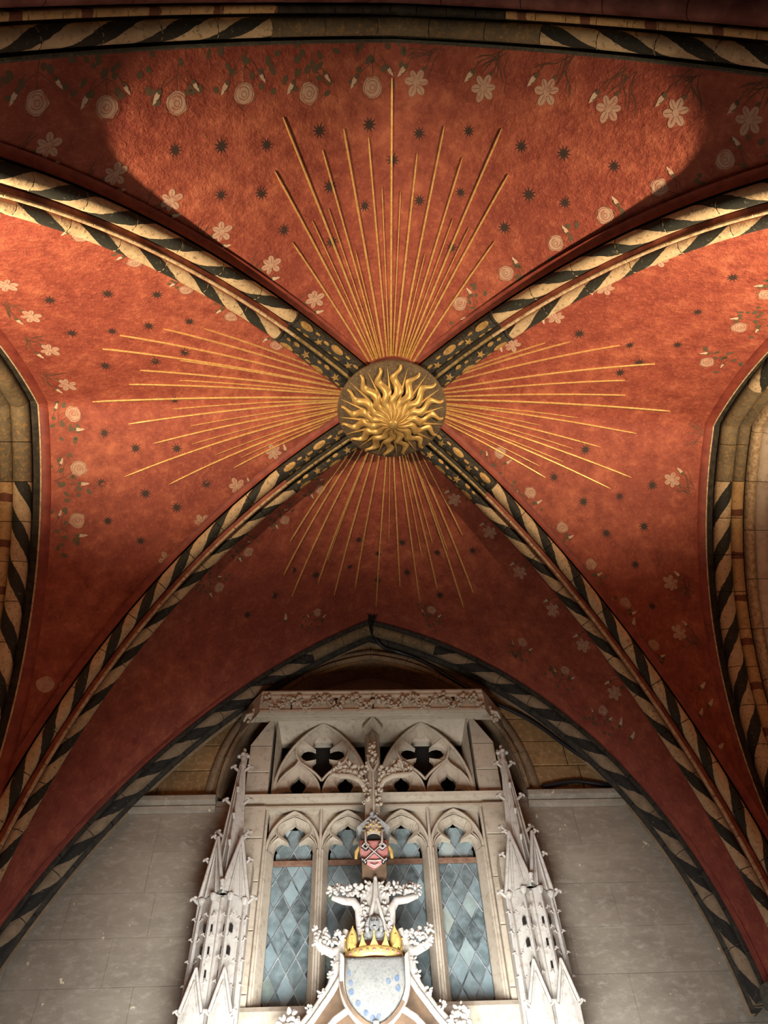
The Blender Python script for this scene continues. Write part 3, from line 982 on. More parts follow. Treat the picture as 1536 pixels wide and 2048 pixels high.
MOTIFS = [
    ('rose', 'F', -1.90, 0.64, 5.80, 0.37, -0.92, -0.14, 1.15), ('rose', 'F', -1.66, 0.70, 6.13, 0.31, -0.94, -0.12, 1.15), ('rose', 'F', -1.34, 0.72, 6.44, 0.25, -0.96, -0.12, 1.15),
    ('rose', 'F', -0.98, 0.70, 6.71, 0.19, -0.98, -0.11, 1.15), ('rose', 'F', -0.59, 0.72, 6.94, 0.13, -0.99, -0.08, 1.15), ('rose', 'F', -0.18, 0.70, 7.12, 0.08, -0.99, -0.07, 1.15),
    ('iris', 'F', 0.12, 0.67, 7.14, 0.43, -0.88, -0.19, 1.10), ('iris', 'F', 0.55, 0.67, 7.00, 0.35, -0.89, -0.28, 1.10), ('iris', 'F', 0.93, 0.66, 6.82, 0.26, -0.90, -0.35, 1.10),
    ('iris', 'F', 1.28, 0.71, 6.60, 0.17, -0.90, -0.40, 1.10), ('iris', 'F', 1.59, 0.68, 6.31, 0.06, -0.90, -0.44, 1.10), ('iris', 'F', 1.87, 0.66, 5.97, -0.05, -0.88, -0.47, 1.10),
    ('iris', 'F', -1.93, 0.85, 5.90, -0.70, 0.28, -0.66, 1.00), ('iris', 'F', -1.71, 1.06, 6.24, -0.75, 0.28, -0.60, 1.00), ('iris', 'F', -1.47, 1.27, 6.51, -0.79, 0.29, -0.53, 1.00),
    ('iris', 'F', -1.21, 1.53, 6.74, -0.83, 0.30, -0.46, 1.00), ('iris', 'F', -0.91, 1.82, 6.94, -0.87, 0.33, -0.38, 1.00), ('iris', 'F', -0.60, 2.13, 7.07, -0.89, 0.36, -0.29, 1.00),
    ('rose', 'F', 1.86, 0.88, 6.10, 0.68, 0.24, -0.69, 1.00), ('rose', 'F', 1.64, 1.11, 6.41, 0.75, 0.25, -0.62, 1.00), ('rose', 'F', 1.41, 1.35, 6.65, 0.80, 0.26, -0.54, 1.00),
    ('rose', 'F', 1.16, 1.60, 6.85, 0.85, 0.28, -0.45, 1.00), ('rose', 'F', 0.86, 1.88, 7.01, 0.88, 0.31, -0.35, 1.00), ('rose', 'F', 0.55, 2.16, 7.12, 0.90, 0.35, -0.25, 1.00),
    ('rose', 'L', -2.02, 1.47, 6.33, 0.55, -0.67, -0.49, 0.85), ('rose', 'L', -1.79, 1.71, 6.58, 0.52, -0.73, -0.45, 0.85), ('rose', 'L', -1.52, 1.97, 6.80, 0.48, -0.78, -0.40, 0.85),
    ('rose', 'L', -1.24, 2.24, 6.96, 0.45, -0.83, -0.34, 0.85), ('rose', 'L', -0.92, 2.53, 7.08, 0.42, -0.87, -0.26, 0.85), ('iris', 'L', -2.64, 1.84, 6.48, -0.38, -0.66, -0.65, 1.00),
    ('iris', 'L', -2.64, 2.15, 6.71, -0.47, -0.68, -0.56, 1.00), ('iris', 'L', -2.66, 2.51, 6.91, -0.57, -0.69, -0.45, 1.00), ('iris', 'L', -2.67, 2.90, 7.08, -0.65, -0.69, -0.33, 1.00),
    ('rose', 'L', -2.69, 3.19, 7.10, -0.89, 0.36, -0.28, 1.15), ('rose', 'L', -2.67, 3.60, 6.87, -0.87, 0.31, -0.38, 1.15), ('rose', 'L', -2.68, 3.95, 6.59, -0.85, 0.24, -0.47, 1.15),
    ('iris', 'L', -1.01, 3.56, 7.08, 0.44, 0.85, -0.28, 1.00), ('iris', 'L', -1.34, 3.83, 6.94, 0.44, 0.82, -0.37, 1.00), ('iris', 'L', -1.65, 4.09, 6.74, 0.45, 0.77, -0.44, 1.00),
    ('iris', 'L', -1.95, 4.32, 6.49, 0.46, 0.73, -0.50, 1.00), ('faint', 'L', -2.79, 4.76, 5.47, -0.24, 0.33, -0.91, 1.20), ('faint', 'L', -2.63, 4.84, 5.50, -0.28, 0.36, -0.89, 1.20),
    ('bud', 'L', -2.80, 4.98, 4.99, 0.13, 0.57, -0.81, 1.00), ('iris', 'R', 1.82, 1.63, 6.57, -0.61, -0.70, -0.37, 0.90), ('iris', 'R', 1.57, 1.92, 6.80, -0.57, -0.75, -0.34, 0.90),
    ('iris', 'R', 1.29, 2.22, 6.97, -0.53, -0.79, -0.29, 0.90), ('iris', 'R', 1.01, 2.51, 7.09, -0.50, -0.83, -0.24, 0.90), ('rose', 'R', 2.62, 1.83, 6.49, 0.47, -0.59, -0.66, 1.00),
    ('rose', 'R', 2.65, 2.18, 6.73, 0.59, -0.60, -0.55, 1.00), ('rose', 'R', 2.61, 2.58, 6.96, 0.71, -0.58, -0.40, 1.00), ('iris', 'R', 2.65, 3.77, 6.97, 0.84, 0.44, -0.31, 1.00),
    ('iris', 'R', 2.62, 4.50, 6.36, 0.82, 0.38, -0.42, 1.00), ('iris', 'R', 2.64, 4.76, 5.99, 0.82, 0.37, -0.43, 1.00), ('grass', 'R', 2.68, 3.39, 7.15, 0.99, 0.12, -0.10, 1.00),
    ('rose', 'R', 1.04, 3.56, 7.09, -0.57, 0.70, -0.44, 0.95), ('rose', 'R', 1.33, 3.87, 6.90, -0.59, 0.57, -0.57, 0.95), ('rose', 'R', 1.62, 4.12, 6.70, -0.61, 0.46, -0.65, 0.95),
    ('rose', 'R', 1.87, 4.35, 6.45, -0.63, 0.34, -0.70, 0.95), ('rose', 'R', 2.16, 4.57, 6.18, -0.65, 0.25, -0.72, 0.95), ('rose', 'R', 2.37, 4.78, 5.86, -0.67, 0.12, -0.73, 0.95),
    ('bud', 'R', 2.20, 4.67, 6.00, -0.57, 0.21, -0.80, 1.10), ('bud', 'R', 2.27, 4.84, 5.63, -0.59, 0.03, -0.80, 1.10), ('bud', 'R', 2.74, 5.00, 5.56, -0.62, 0.14, -0.77, 1.10),
    ('bud', 'R', 2.78, 5.06, 5.42, -0.63, 0.08, -0.77, 1.10), ('bud', 'R', 2.66, 5.06, 5.32, -0.63, -0.01, -0.77, 1.10), ('bud', 'R', 2.75, 5.15, 5.06, -0.65, -0.10, -0.75, 1.10),
    ('rose', 'B', -0.60, 3.95, 7.05, -0.70, -0.71, -0.06, 0.80), ('rose', 'B', -0.93, 4.20, 6.91, -0.68, -0.73, -0.05, 0.80), ('rose', 'B', -1.27, 4.43, 6.72, -0.66, -0.75, -0.03, 0.80),
    ('rose', 'B', -1.53, 4.66, 6.49, -0.64, -0.77, -0.00, 0.80), ('iris', 'B', 0.65, 4.01, 6.98, 0.56, -0.82, -0.14, 0.95), ('iris', 'B', 0.98, 4.25, 6.79, 0.51, -0.85, -0.16, 0.95),
    ('iris', 'B', 1.26, 4.54, 6.55, 0.47, -0.87, -0.14, 0.95), ('iris', 'B', 1.55, 4.75, 6.27, 0.44, -0.89, -0.13, 0.95), ('iris', 'B', 1.79, 4.91, 5.98, 0.42, -0.90, -0.10, 0.95),
    ('iris', 'B', 2.02, 5.12, 5.61, 0.41, -0.91, -0.05, 0.95), ('rose', 'B', 0.51, 5.28, 6.80, -0.32, 0.94, -0.11, 0.80), ('rose', 'B', 1.34, 5.21, 6.29, -0.27, 0.95, -0.15, 0.80),
    ('rose', 'B', 1.68, 5.23, 5.96, -0.26, 0.95, -0.19, 0.80), ('rose', 'B', 1.95, 5.33, 5.58, -0.26, 0.94, -0.24, 0.80), ('rose', 'B', -0.65, 5.26, 6.75, -0.44, 0.76, -0.48, 0.80),
    ('bud', 'B', 2.06, 5.33, 5.42, -0.15, 0.90, -0.42, 1.00), ('bud', 'B', 2.13, 5.35, 5.30, -0.15, 0.89, -0.44, 1.00), ('bud', 'B', -0.96, 5.20, 6.59, -0.25, 0.84, -0.49, 1.00),
]
STARS = [
    ('F', -1.40, 0.97, 6.48), ('F', -1.15, 0.98, 6.67), ('F', -0.88, 1.00, 6.84),
    ('F', -1.19, 1.28, 6.71), ('F', -0.94, 1.30, 6.86), ('F', -0.81, 1.57, 6.96),
    ('F', -0.54, 0.94, 7.00), ('F', -0.20, 0.92, 7.13), ('F', -0.23, 1.45, 7.16),
    ('F', 0.16, 0.97, 7.16), ('F', 0.49, 0.93, 7.06), ('F', 0.19, 1.41, 7.18),
    ('F', 0.48, 1.33, 7.11), ('F', 0.84, 0.99, 6.93), ('F', 0.94, 1.29, 6.93),
    ('F', 1.10, 1.00, 6.79), ('F', 1.17, 1.31, 6.81), ('F', 0.81, 1.54, 7.01),
    ('F', 1.39, 1.03, 6.60), ('F', -0.03, 1.15, 7.20), ('F', -0.48, 1.30, 7.07),
    ('F', -0.47, 1.69, 7.10), ('F', 0.45, 1.73, 7.14), ('L', -1.91, 2.68, 7.07),
    ('L', -2.31, 2.71, 7.04), ('L', -2.15, 2.35, 6.91), ('L', -1.66, 2.59, 7.06),
    ('L', -1.84, 3.10, 7.19), ('L', -2.45, 3.35, 7.05), ('L', -2.20, 3.48, 7.01),
    ('L', -1.85, 3.50, 7.04), ('L', -2.49, 3.72, 6.82), ('L', -2.13, 3.83, 6.82),
    ('L', -1.87, 3.96, 6.79), ('L', -1.61, 3.80, 6.93), ('L', -2.44, 3.99, 6.63),
    ('L', -2.17, 4.16, 6.56), ('L', -2.44, 2.35, 6.86), ('L', -1.87, 2.31, 6.93),
    ('L', -1.56, 2.28, 6.95), ('L', -1.73, 2.01, 6.79), ('L', -2.06, 1.98, 6.72),
    ('L', -2.45, 2.01, 6.65), ('R', 1.95, 2.46, 7.01), ('R', 1.40, 1.90, 6.81),
    ('R', 2.30, 2.07, 6.75), ('R', 1.52, 2.37, 7.02), ('R', 2.09, 2.64, 7.06),
    ('R', 2.31, 2.42, 6.94), ('R', 1.83, 3.54, 7.12), ('R', 1.55, 3.76, 6.99),
    ('R', 2.17, 3.91, 6.90), ('R', 1.83, 3.95, 6.87), ('R', 2.47, 3.82, 6.95),
    ('R', 2.04, 4.17, 6.68), ('R', 2.40, 4.13, 6.73), ('R', 2.30, 4.38, 6.48),
    ('R', 2.42, 4.62, 6.18), ('R', 1.97, 2.76, 7.11), ('R', 2.34, 1.71, 6.49),
    ('B', -0.24, 4.57, 7.07), ('B', -0.04, 4.77, 7.09), ('B', 0.19, 4.60, 7.06),
    ('B', -0.33, 4.86, 7.00), ('B', -0.66, 4.85, 6.86), ('B', -0.87, 4.73, 6.80),
    ('B', -1.05, 4.92, 6.65), ('B', -0.04, 5.09, 7.04), ('B', 0.25, 4.93, 6.98),
    ('B', 0.58, 5.09, 6.82), ('B', 0.85, 4.50, 6.82), ('B', -1.30, 5.00, 6.47),
    ('B', 0.53, 4.63, 6.94),
]
RAYS = [
    ('F', -0.755, 0.845, 1.0), ('F', -0.829, 1.167, 1.0), ('F', -0.742, 1.666, 1.0),
    ('F', -0.511, 1.060, 0.8), ('F', -0.367, 0.936, 1.0), ('F', -0.199, 0.996, 0.8),
    ('F', -0.096, 1.324, 0.5), ('F', -0.048, 0.646, 1.0), ('F', 0.044, 1.351, 0.5),
    ('F', 0.148, 1.093, 1.0), ('F', 0.319, 0.912, 1.0), ('F', 0.458, 1.099, 0.9),
    ('F', 0.432, 1.518, 0.5), ('F', 0.689, 0.897, 1.0), ('F', 0.771, 1.177, 1.0),
    ('F', 0.552, 1.567, 0.5), ('F', 0.743, 1.648, 1.0), ('F', -0.595, 1.526, 0.5),
    ('F', -0.479, 1.451, 0.5), ('F', -0.286, 1.763, 0.5), ('F', 0.249, 1.781, 0.5),
    ('L', -1.463, 2.348, 0.7), ('L', -1.768, 2.342, 0.8), ('L', -2.105, 2.391, 0.8),
    ('L', -2.275, 2.523, 0.8), ('L', -1.713, 2.671, 0.5), ('L', -2.053, 2.766, 0.8),
    ('L', -1.755, 2.883, 0.4), ('L', -2.179, 2.915, 0.8), ('L', -2.527, 3.099, 1.0),
    ('L', -1.866, 3.177, 0.6), ('L', -2.246, 3.287, 1.0), ('L', -1.727, 3.321, 0.5),
    ('L', -2.047, 3.451, 1.0), ('L', -1.715, 3.470, 0.5), ('L', -2.296, 3.688, 1.1),
    ('L', -1.526, 3.569, 0.5), ('L', -1.931, 3.779, 1.1), ('L', -1.369, 3.683, 1.0),
    ('L', -1.299, 3.598, 0.5), ('R', 1.268, 2.474, 0.7), ('R', 1.467, 2.454, 0.7),
    ('R', 1.874, 2.465, 0.7), ('R', 2.217, 2.638, 0.8), ('R', 2.036, 2.837, 0.7),
    ('R', 2.088, 3.003, 0.8), ('R', 2.536, 3.162, 1.0), ('R', 1.728, 3.262, 0.5),
    ('R', 2.284, 3.392, 1.0), ('R', 1.391, 3.329, 0.5), ('R', 1.963, 3.516, 1.0),
    ('R', 1.709, 3.531, 0.5), ('R', 2.269, 3.761, 1.1), ('R', 1.624, 3.639, 0.5),
    ('R', 2.078, 3.852, 1.1), ('R', 1.406, 3.672, 0.5), ('R', 1.465, 3.762, 1.0),
    ('B', -0.893, 4.428, 0.9), ('B', -0.964, 4.747, 0.9), ('B', -0.896, 4.989, 0.9),
    ('B', -0.642, 4.937, 0.9), ('B', -0.487, 5.134, 0.9), ('B', -0.275, 5.127, 0.9),
    ('B', -0.054, 5.426, 0.9), ('B', 0.185, 5.106, 0.9), ('B', 0.390, 5.237, 0.9),
    ('B', 0.552, 5.029, 0.9), ('B', 0.887, 4.938, 0.9), ('B', 0.748, 4.366, 0.8),
    ('B', 0.810, 5.132, 0.9), ('B', 0.623, 4.572, 0.5), ('B', -0.375, 4.655, 0.5),
    ('B', -0.712, 4.592, 0.5), ('B', -0.546, 4.720, 0.5), ('B', 0.061, 4.622, 0.5),
    ('B', 0.393, 4.734, 0.5), ('B', 0.479, 4.531, 0.5),
]
# ------------------------------------------------------------------ paintings on the webs
def disc(cx, cy, rx, ry, n=10, rot=0, wob=0, rg=None):
    out = []
    for i in range(n):
        a = 2*PI*i/n; k = 1 + (rg.uniform(-wob, wob) if wob else 0)
        x, y = rx*k*math.cos(a), ry*k*math.sin(a)
        out.append((cx+x*math.cos(rot)-y*math.sin(rot), cy+x*math.sin(rot)+y*math.cos(rot)))
    return out
class Decal:
    def __init__(s, cell, p, d):
        s.bv = BV[cell]; s.cell = cell; s.mb = MB()
        loc, nr, _, _ = s.bv.find_nearest(Vector(p))
        if nr.z > 0: nr = -nr
        s.p = loc; s.n = nr
        d = Vector(d); d = (d - nr*d.dot(nr)).normalized()
        s.y = -d                              # from stem foot to flower head
        s.x = s.y.cross(nr).normalized()
        s.lay = 0
    def pt(s, q, lay):
        loc, nr, _, _ = s.bv.find_nearest(s.p + s.x*q[0] + s.y*q[1])
        if nr.z > 0 and nr.dot(s.n) < 0: nr = -nr
        return loc + nr*(.0009 + .0005*lay)
    def fan(s, poly, mi, lay=0):
        c = (sum(q[0] for q in poly)/len(poly), sum(q[1] for q in poly)/len(poly))
        n = len(s.mb.v); s.mb.v += [s.pt(c, lay)] + [s.pt(q, lay) for q in poly]
        k = len(poly)
        for i in range(k):
            s.mb.f.append((n, n+1+i, n+1+(i+1) % k)); s.mb.m.append(mi); s.mb.uv.append(None)
    def ring(s, c, r, w_, mi, lay, n=14, a0=0, a1=2*PI):
        rows = []
        for k in (r-w_, r+w_):
            rows.append([s.pt((c[0]+k*math.cos(a0+(a1-a0)*i/n), c[1]+k*math.sin(a0+(a1-a0)*i/n)), lay) for i in range(n+1)])
        s.mb.grid(rows, mi)
    def stroke(s, pts, w_, mi, lay=0):
        rows = []
        for i, p in enumerate(pts):
            a = pts[max(0, i-1)]; b = pts[min(len(pts)-1, i+1)]
            d = (b[0]-a[0], b[1]-a[1]); l = math.hypot(*d) or 1
            ww = w_*(1 - .75*abs(2*i/(len(pts)-1)-1)**2) if len(pts) > 3 else w_
            rows.append([s.pt((p[0]-d[1]/l*ww, p[1]+d[0]/l*ww), lay), s.pt((p[0]+d[1]/l*ww, p[1]-d[0]/l*ww), lay)])
        s.mb.grid(rows, mi)
    def bud(s, x, y, a, k=1):
        c, si = math.cos(a), math.sin(a)
        tr = lambda q: (x + (q[0]*c-q[1]*si)*k, y + (q[0]*si+q[1]*c)*k)
        s.fan([tr(q) for q in [(-.013, 0), (-.016, .02), (-.009, .045), (0, .066), (.008, .045), (.015, .02), (.012, 0)]], 2, 2)
        s.fan([tr(q) for q in disc(0, -.008, .014, .014, 8)], 3, 3)
        s.stroke([tr(q) for q in [(-.012, 0), (-.014, .022), (-.006, .04)]], .0028, 3, 3)
        s.stroke([tr(q) for q in [(0, -.01), (.004, -.05), (.0, -.09)]], .0022, 4, 1)
PAINT = [M['petal'], M['petal_line'], M['petal_white'], M['leaf'], M['stem'], M['star']]
def motif(kind, cell, x, y, z, dx, dy, dz, k, g):
    d = Decal(cell, (x, y, z), (dx, dy, dz))
    if kind in ('rose', 'faint'):
        d.fan(disc(0, 0, .058*k, .056*k, 14, 0, .10, g), 0, 1)
        if kind == 'rose':
            d.ring((0, 0), .05*k, .0022, 1, 2); d.ring((.004*k, -.004*k), .032*k, .0024, 1, 2, 12, .6, 5.6); d.ring((0, 0), .015*k, .0024, 1, 2, 8)
            for i in range(5):
                a = i*1.256+.4; d.ring((.047*k*math.cos(a), .047*k*math.sin(a)), .022*k, .0018, 1, 3, 6, a-1.2, a+1.2)
            d.stroke([(0, -.05), (.01, -.11*k), (0, -.20*k)], .0028, 4)
            for s_ in (-1, 1):
                d.stroke([(.004, -.13*k), (s_*.06*k, -.09*k), (s_*.10*k, -.05*k)], .002, 4)
            d.bud(.105*k, -.045*k, -.5, k)
            d.bud(-.09*k, -.10*k, .7, k*.8)
            for i in range(16):
                a = g.uniform(-.19, .19)*k; b = -g.uniform(.0, .24)*k
                if math.hypot(a, b) < .075*k: continue
                d.fan(disc(a, b, g.uniform(.015, .028)*k, g.uniform(.012, .019)*k, 7, g.uniform(0, 3)), 3, 1)
    elif kind == 'iris':
        for q, (a, r_, w_, l_) in enumerate(((90, .048, .022, .034), (25, .046, .022, .028), (155, .046, .022, .028), (215, .044, .018, .028), (325, .044, .018, .028), (270, .045, .021, .032))):
            aa = R(a + g.uniform(-9, 9))
            c = (r_*k*math.cos(aa), r_*k*math.sin(aa))
            d.fan(disc(*c, l_*1.1*k, w_*1.12*k, 10, aa), 1, 1)
            d.fan(disc(*c, l_*k, w_*k, 10, aa), 0, 2)
            d.stroke([(.02*k*math.cos(aa), .02*k*math.sin(aa)), c, (.066*k*math.cos(aa), .066*k*math.sin(aa))], .0018, 1, 3)
        d.fan(disc(0, 0, .02*k, .02*k, 8), 0, 3)
        d.stroke([(0, -.04), (-.012, -.10*k), (0, -.19*k)], .0028, 4)
        d.fan(disc(-.004, -.082*k, .011*k, .02*k, 8), 3, 1)
        d.bud(.10*k, -.035*k, -.25, k*1.05)
        d.stroke([(.10*k, -.09*k), (.05*k, -.15*k), (0, -.19*k)], .002, 4)
    if kind in ('iris', 'grass'):
        for i in range(7):
            e = (g.uniform(-.16, .16)*k, -g.uniform(.03, .12)*k)
            f_ = (g.uniform(-.05, .05)*k, -.23*k)
            d.stroke([f_, ((f_[0]*.7+e[0]*.3)+.01, f_[1]*.55+e[1]*.45), ((f_[0]+e[0]*3)/4, f_[1]*.3+e[1]*.7), e], .0042, 4, 0)
    if kind == 'bud': d.bud(0, 0, g.uniform(-.3, .3), k*1.2)
    nm = {'rose': 'painted_rose', 'faint': 'painted_rose', 'iris': 'painted_iris', 'grass': 'painted_grass', 'bud': 'painted_bud'}[kind]
    d.mb.build(nm, PAINT, WEB[cell])
gp = random.Random(3)
for mt_ in MOTIFS: motif(*mt_, gp)
for cell, x, y, z in STARS:
    d = Decal(cell, (x, y, z), (gp.uniform(-1, 1), gp.uniform(-1, 1), .3))
    n = 10; a0 = gp.uniform(0, 1)
    k = gp.uniform(.85, 1.1)
    d.fan([((.052 if i % 2 == 0 else .021)*k*math.cos(a0+PI*i/n), (.052 if i % 2 == 0 else .021)*k*math.sin(a0+PI*i/n)) for i in range(2*n)], 5, 0)
    d.mb.build('painted_star', PAINT, WEB[cell])

# ------------------------------------------------------------------ sunburst boss
BC = Vector((.03, 3.05, 6.93))
boss = tag(empty('sunburst_boss', (BC.x, BC.y, 6.73)), 'gilded sunburst boss with wavy flames and long radiating gold rays', 'ceiling boss')
mb = MB(); mb.lathe(BC, [(.0, -.001), (.455, 0), (.462, .02), (.455, .05), (.40, .07)], 40); mb.build('disc', M['boss_dark'], boss, True)
mb = MB(); mb.lathe(BC, [(.39, .06), (.385, .30)], 40); mb.build('collar', M['maroon'], boss, True)
def cone_z(r): return BC.z - .20*max(0, 1-r/.45)**1.05 - .012
def flame(a, wavy, k):
    m_ = MB(); rows = []
    n = 30 if wavy else 8
    r0_, r1_ = .035, .44 + (k-.5)*.02
    for i in range(n+1):
        t = i/n; r_ = r0_+(r1_-r0_)*t
        if wavy:
            off = .025*math.sin(t*4.6*PI + .3)*min(1, t*2.2)
            w_ = .008 + .043*math.sin(min(1, t*1.25)*PI*.5)*(1-t**2.4)
            zz_ = cone_z(r_) - .010*math.sin(t*4.6*PI+1.2)*min(1, t*2)
            h_ = .018*(1-.6*t)
        else:
            off = 0; w_ = .022*(1-t)+.001; zz_ = cone_z(r_)+.010; h_ = .012*(1-t)+.002
        er = Vector((math.cos(a), math.sin(a), 0)); et = Vector((-math.sin(a), math.cos(a), 0))
        c = Vector((BC.x, BC.y, 0)) + er*r_ + et*off
        rows.append([c - et*w_ + Vector((0, 0, zz_+.012)), c - et*w_*.55 + Vector((0, 0, zz_-h_*.55)), c + Vector((0, 0, zz_-h_)), c + et*w_*.55 + Vector((0, 0, zz_-h_*.55)), c + et*w_ + Vector((0, 0, zz_+.012))])
    m_.grid(rows); m_.build('wavy_flame' if wavy else 'straight_flame', M['gold'], boss, True)
for i in range(16):
    a = 2*PI*i/16 - PI/2 + .07
    flame(a, True, rnd.random()); flame(a+PI/16, False, rnd.random())
mb = MB(); mb.lathe((BC.x, BC.y, 0), [(.0, 6.705), (.03, 6.708), (.045, 6.722), (.045, 6.745), (.03, 6.76)], 20); mb.build('knob', M['gold'], boss, True)
mb = MB(); mb.lathe((BC.x, BC.y, 0), [(.05, 6.775), (.2, 6.845), (.44, 6.926)], 40); mb.build('flame_bed', M['boss_dark'], boss, True)
for cell, ex, ey, k in RAYS:
    d = Vector((ex, ey, 0)) - Vector((BC.x, BC.y, 0)); L_ = d.length; d.normalize(); s_ = Vector((-d.y, d.x, 0))
    m_ = MB(); rows = []
    n = max(6, int(L_/.09)); st = .40
    for i in range(n+1):
        r_ = st + (L_-st)*i/n
        q = Vector((BC.x, BC.y, 0)) + d*r_
        h = BV[cell].ray_cast(Vector((q.x, q.y, 5)), Vector((0, 0, 1)))
        if h[0] is None:
            for c2 in 'FLRB':
                h = BV[c2].ray_cast(Vector((q.x, q.y, 5)), Vector((0, 0, 1)))
                if h[0] is not None: break
        if h[0] is None: continue
        nr = h[1] if h[1].z < 0 else -h[1]
        w_ = (.0092*k)*(1-.3*i/n) + .001
        if i == n: w_ *= .35
        t_ = d - nr*d.dot(nr); sd = nr.cross(t_).normalized()
        p = h[0]
        rows.append([p - sd*w_ + nr*.001, p - sd*w_*.5 + nr*.011, p + sd*w_*.5 + nr*.011, p + sd*w_ + nr*.001])
    if len(rows) > 2:
        m_.grid(rows); m_.build('gilded_ray', M['goldray'], boss)

# ------------------------------------------------------------------ carved foliage helpers
def leaf_lump(mb, c, r, n, g, flat_y=.6):
    """curled leaf lobes round a centre"""
    c = Vector(c)
    for i in range(n):
        d = Vector((g.uniform(-1, 1), g.uniform(-1, .35)*flat_y, g.uniform(-1, 1))).normalized()
        rot = d.to_track_quat('Z', 'Y').to_matrix()
        p = c + d*r*g.uniform(.45, .95)
        mb.ball(p, (r*g.uniform(.26, .44), r*g.uniform(.2, .32), r*g.uniform(.3, .5)), 0, 6, 4, rot)
def hook(s_=1, k=1):
    """crocket: stalk that rolls outwards into a knob"""
    m_ = MB()
    pts = [(0, 0, 0), (.018, -.004, .012), (.036, -.006, .030), (.052, -.004, .038), (.064, 0, .030), (.062, 0, .018)]
    m_.tube([(x*s_*k, y*k, z*k) for x, y, z in pts], [.013*k, .012*k, .011*k, .011*k, .009*k, .004*k], 6)
    m_.ball((.030*s_*k, -.010*k, .040*k), (.016*k, .014*k, .010*k), 0, 6, 4)
    m_.ball((.056*s_*k, -.008*k, .026*k), (.010*k, .014*k, .012*k), 0, 6, 4)
    return proto(m_, 'crocket', [M['white']])
HOOK = {1: hook(1), -1: hook(-1)}
m_ = MB(); m_.tube([(0, 0, 0), (0, -.016, .008), (0, -.03, .02), (0, -.034, .010)], [.011, .011, .010, .004], 6); m_.ball((0, -.026, .018), (.016, .012, .010), 0, 6, 4)
KNOB = proto(m_, 'crocket_front', [M['white']])

# ------------------------------------------------------------------ cornice over the window
g4 = random.Random(11)
cor = tag(empty('cornice', (XW, YW-.2, 5.83)), 'carved stone cornice with leafy frieze and canted ends above the tracery', 'cornice')
def canted(prof, n0=0):
    """profile (out, z) swept round the canted plan"""
    rows = []
    for o_, z in prof:
        f_ = .38*o_
        rows.append([Vector((XW-1.30, YW-.0, z)), Vector((XW-1.30+.245*o_, YW-f_, z)), Vector((XW+1.30-.245*o_, YW-f_, z)), Vector((XW+1.30, YW-.0, z))])
    return rows
mb = MB()
r_ = canted([(.70, 6.075), (1.0, 6.065), (1.02, 6.045), (.97, 6.035), (.985, 6.01), (.97, 6.0), (.955, 5.995)])
mb.grid(r_)
mb.face([r_[0][0], r_[0][1], r_[0][2], r_[0][3]])
mb.build('top_moulding', M['tracery'], cor)
mb = MB(); mb.grid(canted([(.955, 5.997), (.94, 5.99), (.94, 5.855), (.955, 5.85)])); fg = mb.build('frieze_ground', M['tracery'], cor)
mb = MB(); mb.grid(canted([(.94, 5.855), (.985, 5.85), (.985, 5.828), (.90, 5.832), (.86, 5.865), (.80, 5.856), (.76, 5.885), (.60, 5.892), (.56, 5.925), (.48, 5.915), (.42, 5.945), (.30, 5.95), (.26, 5.972), (.1, 5.98), (0, 5.985)])); mb.build('bed_moulding', M['tracery'], cor)
yf_ = YW-.38*.94
for i in range(15):
    x = XW - .98 + i*.14
    m_ = MB(); s_ = 1 if i % 2 else -1
    m_.tube([(x-.05*s_, yf_-.006, 5.86), (x-.01*s_, yf_-.02, 5.905), (x+.02*s_, yf_-.02, 5.95), (x+.05*s_, yf_-.012, 5.97)], [.012, .011, .010, .006], 6)
    leaf_lump(m_, (x+.02*s_, yf_-.014, 5.955), .052, 12, g4)
    leaf_lump(m_, (x-.045*s_, yf_-.012, 5.882), .044, 9, g4)
    m_.build('carved_leaf', M['tracery'], fg, True)
for i in (1, 4, 6.5, 12):
    m_ = MB(); x = XW - .98 + (i+.5)*.14
    m_.box((x, yf_-.003, 5.915), (.007, .006, .064)); m_.box((x, yf_-.003, 5.855), (.018, .006, .006)); m_.box((x, yf_-.003, 5.975), (.018, .006, .006))
    m_.build('slot_shade_block', M['void'], fg)  # solid block, its near-black colour painted as the shade inside a slot
for s_ in (-1, 1):
    m_ = MB(); c = Vector((XW+s_*1.16, YW-.20, 5.88))
    m_.ball(c + Vector((0, 0, .02)), (.05, .05, .06)); m_.ball(c + Vector((-s_*.03, -.05, .06)), .026)
    m_.tube([c + Vector((-s_*.02, -.05, .02)), c + Vector((s_*.03, -.08, -.02)), c + Vector((s_*.06, -.03, -.05))], [.02, .017, .012], 6)
    leaf_lump(m_, c + Vector((0, -.02, -.03)), .055, 10, g4)
    m_.build('corner_carving', M['tracery'], cor, True)

